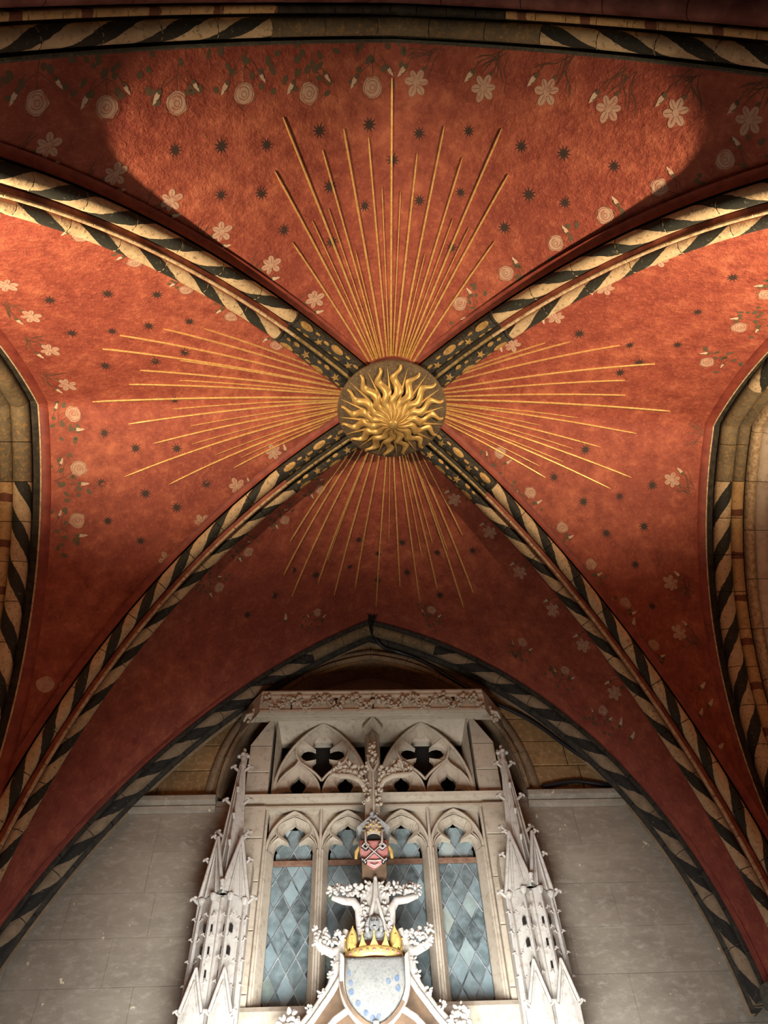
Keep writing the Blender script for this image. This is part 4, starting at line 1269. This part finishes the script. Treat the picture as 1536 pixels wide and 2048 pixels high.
# ------------------------------------------------------------------ pinnacles flanking the window
def pinnacle(sx, label):
    x0 = XW + sx*1.175; y0 = 5.76
    root = tag(empty('pinnacle', (x0, y0, 2.7)), label, 'pinnacle', 'pinnacles flanking the window')
    V = lambda x, y, z: (x0+x, y0+y, z)
    rot = Matrix.Rotation(PI/4, 3, 'Z')
    # spire, diagonally set, with edge beads
    m_ = MB(); h0, h1 = .088, .022
    a = [Vector(V(*q, 4.20)) for q in ((h0*1.35, 0), (0, h0*1.35), (-h0*1.35, 0), (0, -h0*1.35))]
    b = [Vector(V(*q, 5.38)) for q in ((h1, 0), (0, h1), (-h1, 0), (0, -h1))]
    m_.grid([a, b], 0, True); spi = m_.build('spire', M['white'], root)
    for q in ((-1, 0), (0, -1), (1, 0), (-.5, -.5), (.5, -.5)):
        m_ = MB(); m_.tube([V(q[0]*h0*1.35, q[1]*h0*1.35, 4.2), V(q[0]*h1, q[1]*h1, 5.38)], [.011, .006], 6); m_.build('edge_bead', M['white'], spi, True)
    # finial
    m_ = MB()
    m_.lathe(V(0, 0, 0), [(.02, 5.30), (.034, 5.335), (.024, 5.36), (.02, 5.40), (.028, 5.43), (.02, 5.445)], 8)
    for q in ((1, 0), (-1, 0), (0, -1), (0, 1)):
        m_.ball(V(q[0]*.038, q[1]*.038, 5.445), (.024, .024, .016), 0, 6, 4)
    m_.lathe(V(0, 0, 0), [(.034, 5.43), (.04, 5.455), (.018, 5.475), (.015, 5.49)], 8)
    m_.ball(V(0, 0, 5.507), (.019, .019, .021))
    m_.build('finial', M['white'], root, True)
    for z, w_, k in ((5.30, .028, 1.0), (4.985, .056, 1.0), (4.70, .082, 1.0)):
        for s_ in (-1, 1): put(HOOK[s_], 'crocket', spi, V(s_*w_, -.004, z), 0, k*1.1)
    for z, w_ in ((5.07, .048), (4.82, .070), (4.58, .094)):
        put(KNOB, 'crocket', spi, V(0, -w_, z), 0, 1.15)
    # two gablets meeting at the front edge
    eave, ax_, az = 4.175, .095, 4.63
    for s_ in (-1, 1):
        m_ = MB(); ap = Vector(V(s_*ax_, -.11, az)); lo = Vector(V(s_*.185, -.03, eave)); md = Vector(V(0, -.165, eave+.03))
        m_.face([ap, lo, md]); m_.face([ap, lo, Vector(V(s_*.10, .05, eave+.2))]); gb = m_.build('gablet', M['white'], root)
        for p, q, r_ in ((lo, ap, .016), (md, ap, .016), (lo.lerp(md, .28), ap.lerp(md.lerp(lo, .5), .18), .009), (lo.lerp(md, .72), ap.lerp(md.lerp(lo, .5), .18), .009)):
            m2 = MB(); m2.tube([p + Vector((0, -.01, 0)), q + Vector((0, -.01, 0))], r_, 6); m2.build('gable_rib', M['white'], gb, True)
        put(HOOK[s_], 'crocket', gb, V(s_*.18, -.03, eave-.02), 0, 1.15)
        put(HOOK[s_], 'crocket', root, V(s_*.135, -.07, 4.44), 0, .95)
        put(HOOK[s_], 'crocket', root, V(s_*ax_, -.11, az-.02), 0, .9)
    put(KNOB, 'crocket', root, V(0, -.165, eave+.05), 0, 1.4)
    # body
    m_ = MB()
    pl = [(-.20, .08), (-.185, -.02), (-.06, -.115), (0, -.085), (.06, -.115), (.185, -.02), (.20, .08)]
    m_.grid([[Vector(V(a*(1.04 if z < 3 else .92), b, z)) for a, b in pl] for z in (2.7, 4.19)]); m_.build('body', M['white'], root)
    m_ = MB(); m_.box(V(0, .125, 3.6), (.18, .095, .9)); m_.box(V(0, .13, 4.75), (.045, .09, .3)); m_.build('backing', M['tracery'], root)
    # slender shafts with little knobs in front of the body
    for k_, xx in enumerate((-.165, -.065, .065, .165)):
        yy = -.05 if abs(xx) > .1 else -.135
        m_ = MB()
        m_.tube([V(xx*1.06, yy-.01, 3.4), V(xx, yy, 4.0), V(xx*.98, yy+.01, 4.16)], [.022, .015, .011], 4)
        m_.lathe(V(xx*.98, yy, 0), [(.011, 4.13), (.026, 4.165), (.026, 4.18), (.012, 4.19)], 8)
        sh_ = m_.build('shaft', M['white'], root)
        for z in (4.02, 3.88, 3.735, 3.58):
            for s_ in (-1, 1): put(HOOK[s_], 'crocket', sh_, V(xx+s_*.014, yy-.006, z), 0, .48)
        for z in (3.95, 3.80, 3.65):
            m_ = MB(); m_.box(V(xx*.45+.02*(1 if xx > 0 else -1), -.098, z), (.010, .02, .022)); m_.build('gap_shade_block', M['void'], root)  # nothing is pierced: dark blocks paint the shade of the gaps
    m_ = MB(); m_.tube([V(0, -.09, 3.0), V(0, -.09, 4.17)], .017, 6); m_.build('centre_roll', M['white'], root, True)
    for s_ in (-1, 1):
        m_ = MB(); m_.tube([V(s_*.195, -.03, 3.0), V(s_*.18, -.03, 4.17)], .013, 6); m_.build('edge_roll', M['white'], root, True)
    # lower gablets
    for s_ in (-1, 1):
        c = s_*.098
        p3 = [Vector(V(c-.075, -.16, 3.40)), Vector(V(c, -.18, 3.66)), Vector(V(c+.075, -.16, 3.40))]
        m_ = MB(); m_.face(p3 + [Vector(V(c+.07, -.16, 2.8)), Vector(V(c-.07, -.16, 2.8))]); m_.face([p3[0], p3[1], Vector(V(c, -.08, 3.5))]); m_.face([p3[1], p3[2], Vector(V(c, -.08, 3.5))]); gb = m_.build('lower_gablet', M['white'], root)
        for a, b in ((p3[0], p3[1]), (p3[2], p3[1])):
            for f_, r_ in ((0, .012), (.3, .006)):
                mid = (p3[0]+p3[2])/2
                m2 = MB(); m2.tube([a.lerp(mid, f_)+Vector((0, -.008, 0)), b.lerp(mid, f_)+Vector((0, -.008, 0))], r_, 6); m2.build('gable_rib', M['white'], gb, True)
        for q in (-1, 1): put(HOOK[q], 'crocket', gb, V(c+q*.07, -.165, 3.385), 0, .7)
    return root
pinnacle(-1, 'crocketed white stone pinnacle beside the ledge without a cable')
pinnacle(1, 'crocketed white stone pinnacle beside the ledge where the cable ends')
# ------------------------------------------------------------------ carved work on the middle of the window
XC, YC = -.13, 5.68
g5 = random.Random(21)
# upper foliate finial
fin = tag(empty('foliate_finial', (XC, YC, 4.78)), 'tan stone finial of carved leaves spreading across the upper tracery', 'finial')
mb = MB()
pl = [(-.065, .22), (-.062, .03), (0, -.03), (.062, .03), (.065, .22)]
mb.grid([[Vector((XC+a*k, YC+b, z)) for a, b in pl] for z, k in ((4.72, 1.0), (4.95, 1.0), (5.10, .95), (5.3, .6), (5.42, .5))])
mb.build('stalk', M['tracery'], fin)
mb = MB(); mb.tube([(XC+.005, YC-.035, 4.74), (XC+.008, YC-.05, 5.0), (XC+.01, YC-.045, 5.2)], .012, 6)
mb.tube([(XC+.01, YC-.045, 5.19), (XC-.03, YC-.05, 5.27), (XC-.035, YC-.04, 5.34)], [.010, .013, .006], 6); mb.tube([(XC+.01, YC-.045, 5.19), (XC+.05, YC-.05, 5.27), (XC+.055, YC-.04, 5.34)], [.010, .013, .006], 6)
mb.build('stem', M['tracery'], fin, True)
for s_ in (-1, 1):
    m_ = MB()
    m_.tube([(XC+s_*.05, YC, 5.04), (XC+s_*.10, YC-.02, 5.12), (XC+s_*.18, YC-.04, 5.155), (XC+s_*.27, YC-.05, 5.155), (XC+s_*.345, YC-.04, 5.175)], [.022, .024, .026, .026, .018], 8)
    m_.build('bracket', M['tracery'], fin, True)
    for q in (( .11, 5.20, .06), (.19, 5.235, .065), (.27, 5.235, .06), (.33, 5.20, .04)):
        m_ = MB(); leaf_lump(m_, (XC+s_*q[0], YC-.03, q[1]), q[2], 13, g5); m_.build('carved_leaf', M['tracery'], fin, True)
    for z in (4.93, 5.02, 5.11):
        m_ = MB(); leaf_lump(m_, (XC+s_*.05, YC-.01, z), .04, 9, g5); m_.build('carved_leaf', M['tracery'], fin, True)
for z, r_ in ((5.28, .06), (5.36, .055), (5.44, .045), (5.49, .03)):
    m_ = MB(); leaf_lump(m_, (XC+.01, YC-.01, z), r_, 12, g5); m_.build('carved_leaf', M['tracery'], fin, True)

# little canopy and papal shield
arms = tag(empty('keys_shield', (XC, YC, 4.34)), 'small red shield with crossed keys under a tiara', 'shield')
hood = tag(empty('stone_hood', (XC, YC, 4.66)), 'small grey stone gable hood above the red keys shield', 'hood')
m_ = MB()
for s_ in (-1, 1):
    pk = Vector((XC, YC-.06, 4.80)); ev = Vector((XC+s_*.137, YC-.05, 4.685)); lw = Vector((XC+s_*.125, YC-.04, 4.66)); pk2 = Vector((XC, YC-.04, 4.725))
    bk = Vector((XC+s_*.137, YC+.22, 4.70)); pb = Vector((XC, YC+.22, 4.82))
    m_.face([pk, ev, lw, pk2]); m_.face([pk, ev, bk, pb]); m_.face([pk2, lw, Vector((XC+s_*.12, YC+.22, 4.66)), Vector((XC, YC+.22, 4.73))])
m_.build('hood_gable', M['greystone'], hood)
m_ = MB(); leaf_lump(m_, (XC, YC-.06, 4.785), .035, 10, g5); m_.build('hood_leaf', M['greystone'], hood, True)
m_ = MB(); m_.box((XC, YC+.08, 4.51), (.095, .10, .20)); m_.build('backing_block', M['umber'], arms)
def heater(hw, h, n=10, top=0):
    pts = [(-hw, 0), (hw, 0)]
    for i in range(1, n+1):
        t = i/n; pts.append((hw*max(0, 1-t**2.1)**.76 if t < 1 else 0, -h*.32-(h*.68)*t if t > 0 else 0))
    lft = [(-x, z) for x, z in pts[2:-1]][::-1]
    return pts + lft
def shield_mesh(cx, y, ztop, hw, h, dome, mat, parent, nm, k=1):
    o_ = heater(hw, h)
    c = Vector((cx, y-dome, ztop-h*.42))
    m_ = MB(); rows = []
    for f_ in (0, .5, .85, 1):
        rows.append([Vector((cx+(x)*f_, y-dome*(1-f_**2), ztop-h*.42+(z+h*.42)*f_)) for x, z in o_])
    rows.append([p + Vector((0, .05, 0)) for p in rows[-1]])
    m_.grid(rows, 0, True); return m_.build(nm, mat, parent, True)
sho = shield_mesh(XC, YC-.045, 4.578, .112, .228, .018, M['hred'], arms, 'shield')
m_ = MB(); o_ = heater(.114, .232); m_.tube([Vector((XC+x, YC-.04, 4.579+z)) for x, z in o_[1:]+o_[:1]], .005, 5, 0, False); m_.build('shield_rim', M['umber'], sho, True)
for s_ in (-1, 1):       # crossed keys: shaft, bow and toothed bit
    K = lambda t, o2=0, d=0: Vector((XC + s_*(-.075+.15*t) + s_*o2*.7, YC-.076-d, 4.40+.135*t - o2*.7))
    for nm, off, mt_ in (('key_outline', 0, M['iron']), ('key', .006, M['white'])):  # wider black copy is the painted outline of each white key
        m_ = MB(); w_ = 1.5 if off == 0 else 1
        m_.tube([K(0, 0, off), K(1, 0, off)], .0052*w_, 6)
        m_.tube([K(.80, .0, off), K(.80, .03, off)], .010*w_, 5); m_.tube([K(.98, .0, off), K(.98, .03, off)], .010*w_, 5); m_.tube([K(.78, .030, off), K(1.0, .030, off)], .008*w_, 5)
        m_.tube([K(.80, -.012, off), K(1.0, -.012, off)], .006*w_, 5)
        for q in range(3): m_.ball(K(-.04+.02*(q % 2), (q-1)*.016, off), .0105*w_, 0, 6, 4)
        m_.build(nm, mt_, sho, True)
m_ = MB(); m_.tube([(XC-.055, YC-.068, 4.405), (XC, YC-.074, 4.398), (XC+.055, YC-.068, 4.405)], .006, 6)
m_.tube([(XC-.03, YC-.07, 4.375), (XC, YC-.074, 4.36), (XC+.03, YC-.07, 4.375)], .005, 6); m_.build('cord', M['white'], sho, True)
for s_ in (-1, 1):
    m_ = MB(); m_.tube([(XC+s_*.118, YC-.03, 4.53), (XC+s_*.14, YC-.03, 4.49), (XC+s_*.143, YC-.03, 4.44)], [.014, .018, .012], 6); m_.build('mantling', M['yellow'], arms, True)
tia = MB(); tia.lathe((XC, YC-.03, 0), [(.052, 4.612), (.06, 4.625), (.062, 4.66), (.056, 4.668), (.062, 4.68), (.058, 4.71), (.046, 4.73), (.02, 4.752), (.012, 4.765)], 16); tia_o = tia.build('tiara', M['tracery'], arms, True)
for z, r_ in ((4.632, .064), (4.678, .063), (4.715, .056)):
    m_ = MB()
    for i in range(9): m_.ball((XC+r_*math.cos(PI+PI*i/8), YC-.03+r_*math.sin(PI+PI*i/8), z+(.012 if i % 2 else 0)), .009, 0, 6, 4)
    m_.build('tiara_beads', M['yellow'] if z < 4.7 else M['white'], tia_o, True)
m_ = MB(); m_.lathe((XC, YC-.03, 0), [(.0, 4.60), (.048, 4.606), (.05, 4.614)], 16); m_.build('tiara_shade_disc', M['void'], tia_o, True)  # closed disc coloured near-black as the shade under the tiara
for s_ in (-1, 1):
    m_ = MB(); m_.tube([(XC+s_*.085, YC-.05, 4.66), (XC+s_*.066, YC-.075, 4.64), (XC+s_*.066, YC-.08, 4.56), (XC+s_*.062, YC-.08, 4.54)], .009, 5); m_.build('ribbon', M['white'], arms, True)

# lower foliate finial
fin = tag(empty('foliate_finial', (XC, YC, 3.840)), 'white stone finial of curling leaves below the red keys shield', 'finial')
mb = MB()
for s_ in (-1, 1):
    mb.tube([(XC+s_*.10, YC, 3.840), (XC+s_*.115, YC-.01, 3.960), (XC+s_*.12, YC-.01, 4.060), (XC+s_*.16, YC-.02, 4.115), (XC+s_*.24, YC-.03, 4.120), (XC+s_*.325, YC-.03, 4.145)], [.03, .032, .034, .032, .028, .018], 8)
mb.build('bracket', M['white'], fin, True)
mb = MB(); mb.grid([[Vector((XC+a*k, YC+b, z)) for a, b in ((-.13, .2), (-.12, 0), (0, -.04), (.12, 0), (.13, .2))] for z, k in ((3.820, .85), (4.010, .9), (4.160, .9), (4.250, .5))]); mb.build('stalk', M['white'], fin)
mb = MB()
mb.tube([(XC, YC-.05, 4.260), (XC-.004, YC-.065, 4.120), (XC-.05, YC-.06, 3.940), (XC-.08, YC-.04, 3.860)], [.012, .017, .015, .012], 6)
mb.tube([(XC+.012, YC-.05, 4.260), (XC+.014, YC-.065, 4.120), (XC+.06, YC-.06, 3.940), (XC+.09, YC-.04, 3.860)], [.010, .015, .015, .012], 6)
mb.ball((XC+.005, YC-.05, 4.270), (.016, .016, .024)); mb.build('stem', M['white'], fin, True)
for s_ in (-1, 1):
    for q in ((.10, 4.195, .05), (.16, 4.200, .05), (.215, 4.185, .05), (.27, 4.205, .05), (.315, 4.195, .045), (.05, 4.235, .035)):
        m_ = MB(); leaf_lump(m_, (XC+s_*q[0], YC-.02, q[1]), q[2], 13, g5); m_.build('carved_leaf', M['white'], fin, True)
    for q in ((.075, 4.080, .04), (.085, 4.000, .035), (.10, 3.930, .035), (.10, 3.870, .035)):
        m_ = MB(); leaf_lump(m_, (XC+s_*q[0], YC-.03, q[1]), q[2], 9, g5); m_.build('carved_leaf', M['white'], fin, True)

# carved head
head = tag(empty('carved_head', (XC-.012, YC-.08, 3.92)), 'small grey carved stone head above the gold crown', 'carving')
hx, hy, hz = XC-.012, YC-.085, 3.93
m_ = MB(); m_.ball((hx, hy, hz), (.040, .042, .052), 0, 16, 10); m_.ball((hx, hy-.008, hz-.034), (.026, .03, .02), 0, 10, 6); fc = m_.build('face', M['greystone'], head, True)
m_ = MB(); m_.ball((hx, hy-.043, hz-.006), (.008, .012, .016), 0, 8, 5); m_.build('nose', M['greystone'], fc, True)
for s_ in (-1, 1):
    m_ = MB(); m_.ball((hx+s_*.017, hy-.037, hz+.008), (.008, .005, .005), 0, 8, 4); m_.build('eye', M['iron'], fc, True)
m_ = MB(); m_.ball((hx, hy-.037, hz-.028), (.013, .006, .004), 0, 8, 4); m_.build('mouth', M['iron'], fc, True)
m_ = MB()
for i in range(13):
    a = PI*i/12; m_.ball((hx+.050*math.cos(a), hy+.012, hz+.052*math.sin(a)-.004), (.018, .022, .018), 0, 7, 5)
for s_ in (-1, 1): m_.ball((hx+s_*.052, hy+.01, hz-.03), (.018, .02, .026), 0, 7, 5)
m_.build('hair', M['greystone'], head, True)
m_ = MB(); m_.ball((hx, hy+.03, hz-.06), (.085, .03, .03), 0, 12, 6); m_.build('shoulders', M['greystone'], head, True)

# large crowned shield
XS = -.147
big = tag(empty('crowned_shield', (XS, YC-.1, 3.280)), 'large grey heater shield with faded blue spots under a gilt crown', 'shield')
bso = shield_mesh(XS, YC-.13, 3.692, .205, .405, .035, M['shield'], big, 'shield')
o_ = heater(.228, .43); pts = [Vector((XS+x, YC-.115, 3.695+z)) for x, z in o_]
mb = MB(); rows = []
for f_, y in ((1.0, -.10), (1.05, -.15), (1.17, -.14), (1.20, -.06), (1.14, -.02)):
    rows.append([Vector((XS+x*f_, YC+y, 3.520+(z+.175)*f_)) for x, z in heater(.208, .408)[1:]+heater(.208, .408)[:1]])
mb.grid(rows); mb.build('scooped_rim', M['white'], big, True)
mb = MB(); mb.grid([[p*1 for p in rows[1]], [Vector((p.x, p.y-.003, p.z)) for p in [a.lerp(b, .6) for a, b in zip(rows[1], rows[2])]]][:0] or [[Vector((p.x, p.y-.004, p.z)) for p in rows[1][5:20]], [Vector((p.x, p.y-.004, p.z)) for p in rows[2][5:20]]]); mb.build('stained_rim', M['umber'], big, True)
for x, z in ((-.155, 3.665), (-.17, 3.590), (-.165, 3.530), (-.16, 3.475), (-.115, 3.405), (-.065, 3.350), (-.02, 3.325), (.02, 3.330), (.165, 3.630), (.15, 3.550), (.155, 3.490), (.09, 3.530)):
    m_ = MB(); pl = disc(XS+x, z, .017, .020, 9, 0, .15, g5)
    d_ = math.hypot(x/.205, (z-3.522)/.235); yy = YC-.13-.035*max(0, 1-d_*d_)-.004
    m_.face([Vector((a, yy, b)) for a, b in pl]); m_.build('blue_spot', M['shieldblue'], bso)
# crown: band with gems, points, crimson cap, two gilt lappets
def cr(a, r_, z): return Vector((XS + r_*math.sin(a), YC+.02 - r_*.72*math.cos(a), z))
mb = MB(); mb.grid([[cr(R(-85+170*i/20), r_, z + .025*(1-math.cos(R(-85+170*i/20)))*-1.0) for i in range(21)] for r_, z in ((.205, 3.705), (.222, 3.712), (.224, 3.765), (.207, 3.772))]); cb = mb.build('crown_band', M['yellow'], big, True)
for i in range(13):
    a = R(-72+12*i); m_ = MB(); m_.ball(cr(a, .224, 3.738-.025*(1-math.cos(a))), (.011, .008, .011) if i % 2 else (.015, .008, .009), 0, 8, 5); m_.build('crown_gem', M['ridge_pale'] if i % 2 else M['hred'], cb, True)
for i in range(7):
    a = R(-66+22*i); dz = -.025*(1-math.cos(a)); m_ = MB()
    m_.face([cr(a-.15, .215, 3.765+dz), cr(a+.15, .215, 3.765+dz), cr(a+.05, .225, 3.802+dz), cr(a, .228, 3.855+dz), cr(a-.05, .225, 3.802+dz)])
    m_.face([cr(a-.15, .200, 3.765+dz), cr(a+.15, .200, 3.765+dz), cr(a+.05, .205, 3.802+dz), cr(a, .228, 3.855+dz), cr(a-.05, .205, 3.802+dz)][::-1])
    m_.ball(cr(a, .226, 3.855+dz), .009, 0, 6, 4); m_.build('crown_point', M['yellow'], cb)
mb = MB(); mb.ball((XS, YC+.02, 3.760), (.19, .12, .085), 0, 20, 8); mb.build('crown_cap', M['crimson'], big, True)
for s_ in (-1, 1):
    m_ = MB(); c = Vector((XS+s_*.158, YC-.06, 3.830))
    rows = []
    for i in range(9):
        t = i/8; w_ = .045*math.sin(PI*(.22+.78*t))**.8 if t < 1 else .002; z = 3.770+.15*t
        cx_ = XS+s_*(.162-.012*t)
        rows.append([Vector((cx_-w_, YC-.055, z)), Vector((cx_-w_*.3, YC-.095, z)), Vector((cx_, YC-.085, z)), Vector((cx_+w_*.3, YC-.095, z)), Vector((cx_+w_, YC-.055, z)), Vector((cx_, YC-.02, z))])
    m_.grid(rows, 0, True); m_.build('gilt_lappet', M['yellow'], big, True)
m_ = MB(); m_.tube([(XS, YC-.16, 3.300), (XS+.004, YC-.15, 3.230), (XS, YC-.12, 3.130)], [.02, .024, .03], 6); m_.build('tail', M['white'], big, True)

# crocketed canopy gable behind the shield
can = tag(empty('canopy_gable', (XC, YC+.02, 3.2)), 'white crocketed canopy gable spreading behind the large grey shield', 'canopy')
for s_ in (-1, 1):
    m_ = MB(); m_.tube([(XS+s_*.20, YC, 3.92), (XS+s_*.235, YC-.01, 3.82), (XS+s_*.26, YC-.01, 3.70), (XS+s_*.30, YC, 3.56), (XS+s_*.40, YC+.01, 3.42), (XS+s_*.55, YC+.02, 3.27), (XS+s_*.66, YC+.02, 3.16)], [.025, .03, .032, .034, .036, .038, .04], 8); m_.build('raking_edge', M['white'], can, True)
    m_ = MB(); m_.tube([(XS+s_*.235, YC-.05, 3.60), (XS+s_*.30, YC-.05, 3.50), (XS+s_*.42, YC-.04, 3.35), (XS+s_*.56, YC-.03, 3.2)], .020, 8); m_.build('raking_rib', M['white'], can, True)
    m_ = MB(); m_.tube([(XS+s_*.17, YC-.08, 3.40), (XS+s_*.27, YC-.06, 3.345), (XS+s_*.40, YC-.03, 3.22)], .022, 8); m_.build('raking_rib', M['white'], can, True)
    m_ = MB(); m_.tube([(XS+s_*.22, YC, 3.80), (XS+s_*.30, YC-.02, 3.765), (XS+s_*.38, YC-.03, 3.80), (XS+s_*.42, YC-.03, 3.85)], [.03, .034, .03, .02], 8); m_.build('leaf_stalk', M['white'], can, True)
    for q in ((.26, 3.86, .045), (.31, 3.85, .055), (.37, 3.88, .055), (.41, 3.91, .04), (.34, 3.80, .045), (.40, 3.83, .04), (.28, 3.70, .03), (.30, 3.62, .03), (.37, 3.51, .03), (.45, 3.42, .03)):
        m_ = MB(); leaf_lump(m_, (XS+s_*q[0], YC-.03, q[1]), q[2], 12, g5); m_.build('carved_leaf', M['white'], can, True)
    for q in ((.57, 3.385, .05), (.60, 3.33, .06), (.53, 3.33, .045)):
        m_ = MB(); leaf_lump(m_, (XS+s_*q[0], YC-.03, q[1]), q[2], 14, g5); m_.build('crest_leaf', M['white'], can, True)
mb = MB(); mb.face([Vector((XS+x, YC+.06, z)) for x, z in ((-.62, 3.14), (.62, 3.14), (.30, 3.56), (.26, 3.70), (.2, 3.85), (-.2, 3.85), (-.26, 3.70), (-.30, 3.56))]); mb.build('gable_field', M['umber'], can)  # umber colour stands in for the dark shading between the raking ribs
mb = MB(); mb.box((XS, YC+.2, 3.0), (.66, .16, .16)); mb.build('canopy_base', M['white'], can)

# ------------------------------------------------------------------ cable along the wall arch
CABLE = [(-0.089, 5.570, 6.941), (-0.103, 5.680, 6.930), (-0.059, 5.800, 6.904), (0.039, 5.900, 6.851), (0.213, 5.960, 6.832), (0.474, 5.975, 6.703), (1.005, 5.975, 6.268), (1.461, 5.975, 5.957), (1.745, 5.975, 5.666), (1.995, 5.975, 5.419), (2.089, 5.975, 5.298), (2.039, 5.975, 5.238), (1.748, 5.975, 5.283), (1.435, 5.975, 5.233), ]
mb = MB(); cp = catmull(CABLE, 6); mb.tube(cp, .02, 8); 
cab = empty('black_cable', CABLE[-1]); tag(cab, 'black cable looping down along the wall arch to the right ledge', 'cable')
mb.build('sheath', M['cable'], cab, True)
mb = MB()
for dx in (-.035, -.012, .012, .035): mb.tube([(CABLE[1][0]+dx*.4, 5.62, 6.93), (CABLE[0][0]+dx, 5.53, 6.96), (CABLE[0][0]+dx*1.5, 5.50, 6.965)], [.012, .010, .004], 6)
mb.build('frayed_end', M['cable'], cab, True)

# ------------------------------------------------------------------ piers carrying the vault, and the floor
for (x, y), lab in (((-2.98, 5.36), 'dark pier with moulded capital in the corner by the cable-free ledge'), ((2.80, 5.50), 'dark green pier with moulded capital in the corner beyond the cable'), ((-2.75, .42), 'dark pier with moulded capital by the entrance under the left rib'), ((2.66, .45), 'dark pier with moulded capital by the entrance under the right rib')):
    pr_ = tag(empty('pier', (x, y, 0)), lab, 'pier', 'piers under the vault')
    mb = MB(); mb.lathe((x, y, 0), [(.30, .0), (.30, .25), (.22, .32), (.20, 3.1)], 16); mb.build('shaft', M['greendark'], pr_, True)
    mb = MB(); mb.lathe((x, y, 0), [(.20, 3.05), (.225, 3.09), (.21, 3.12), (.24, 3.2), (.30, 3.30), (.30, 3.34), (.33, 3.36), (.33, 3.43), (.0, 3.44)], 8); mb.build('capital', M['greendark'], pr_)
fl = MB(); fl.box((0, 2.6, -.05), (4.4, 3.75, .05))
tag(fl.build('floor', M['floor']), 'worn stone chapel floor', kind='structure')
for o in bpy.data.objects:
    if '_w' in o: del o['_w']
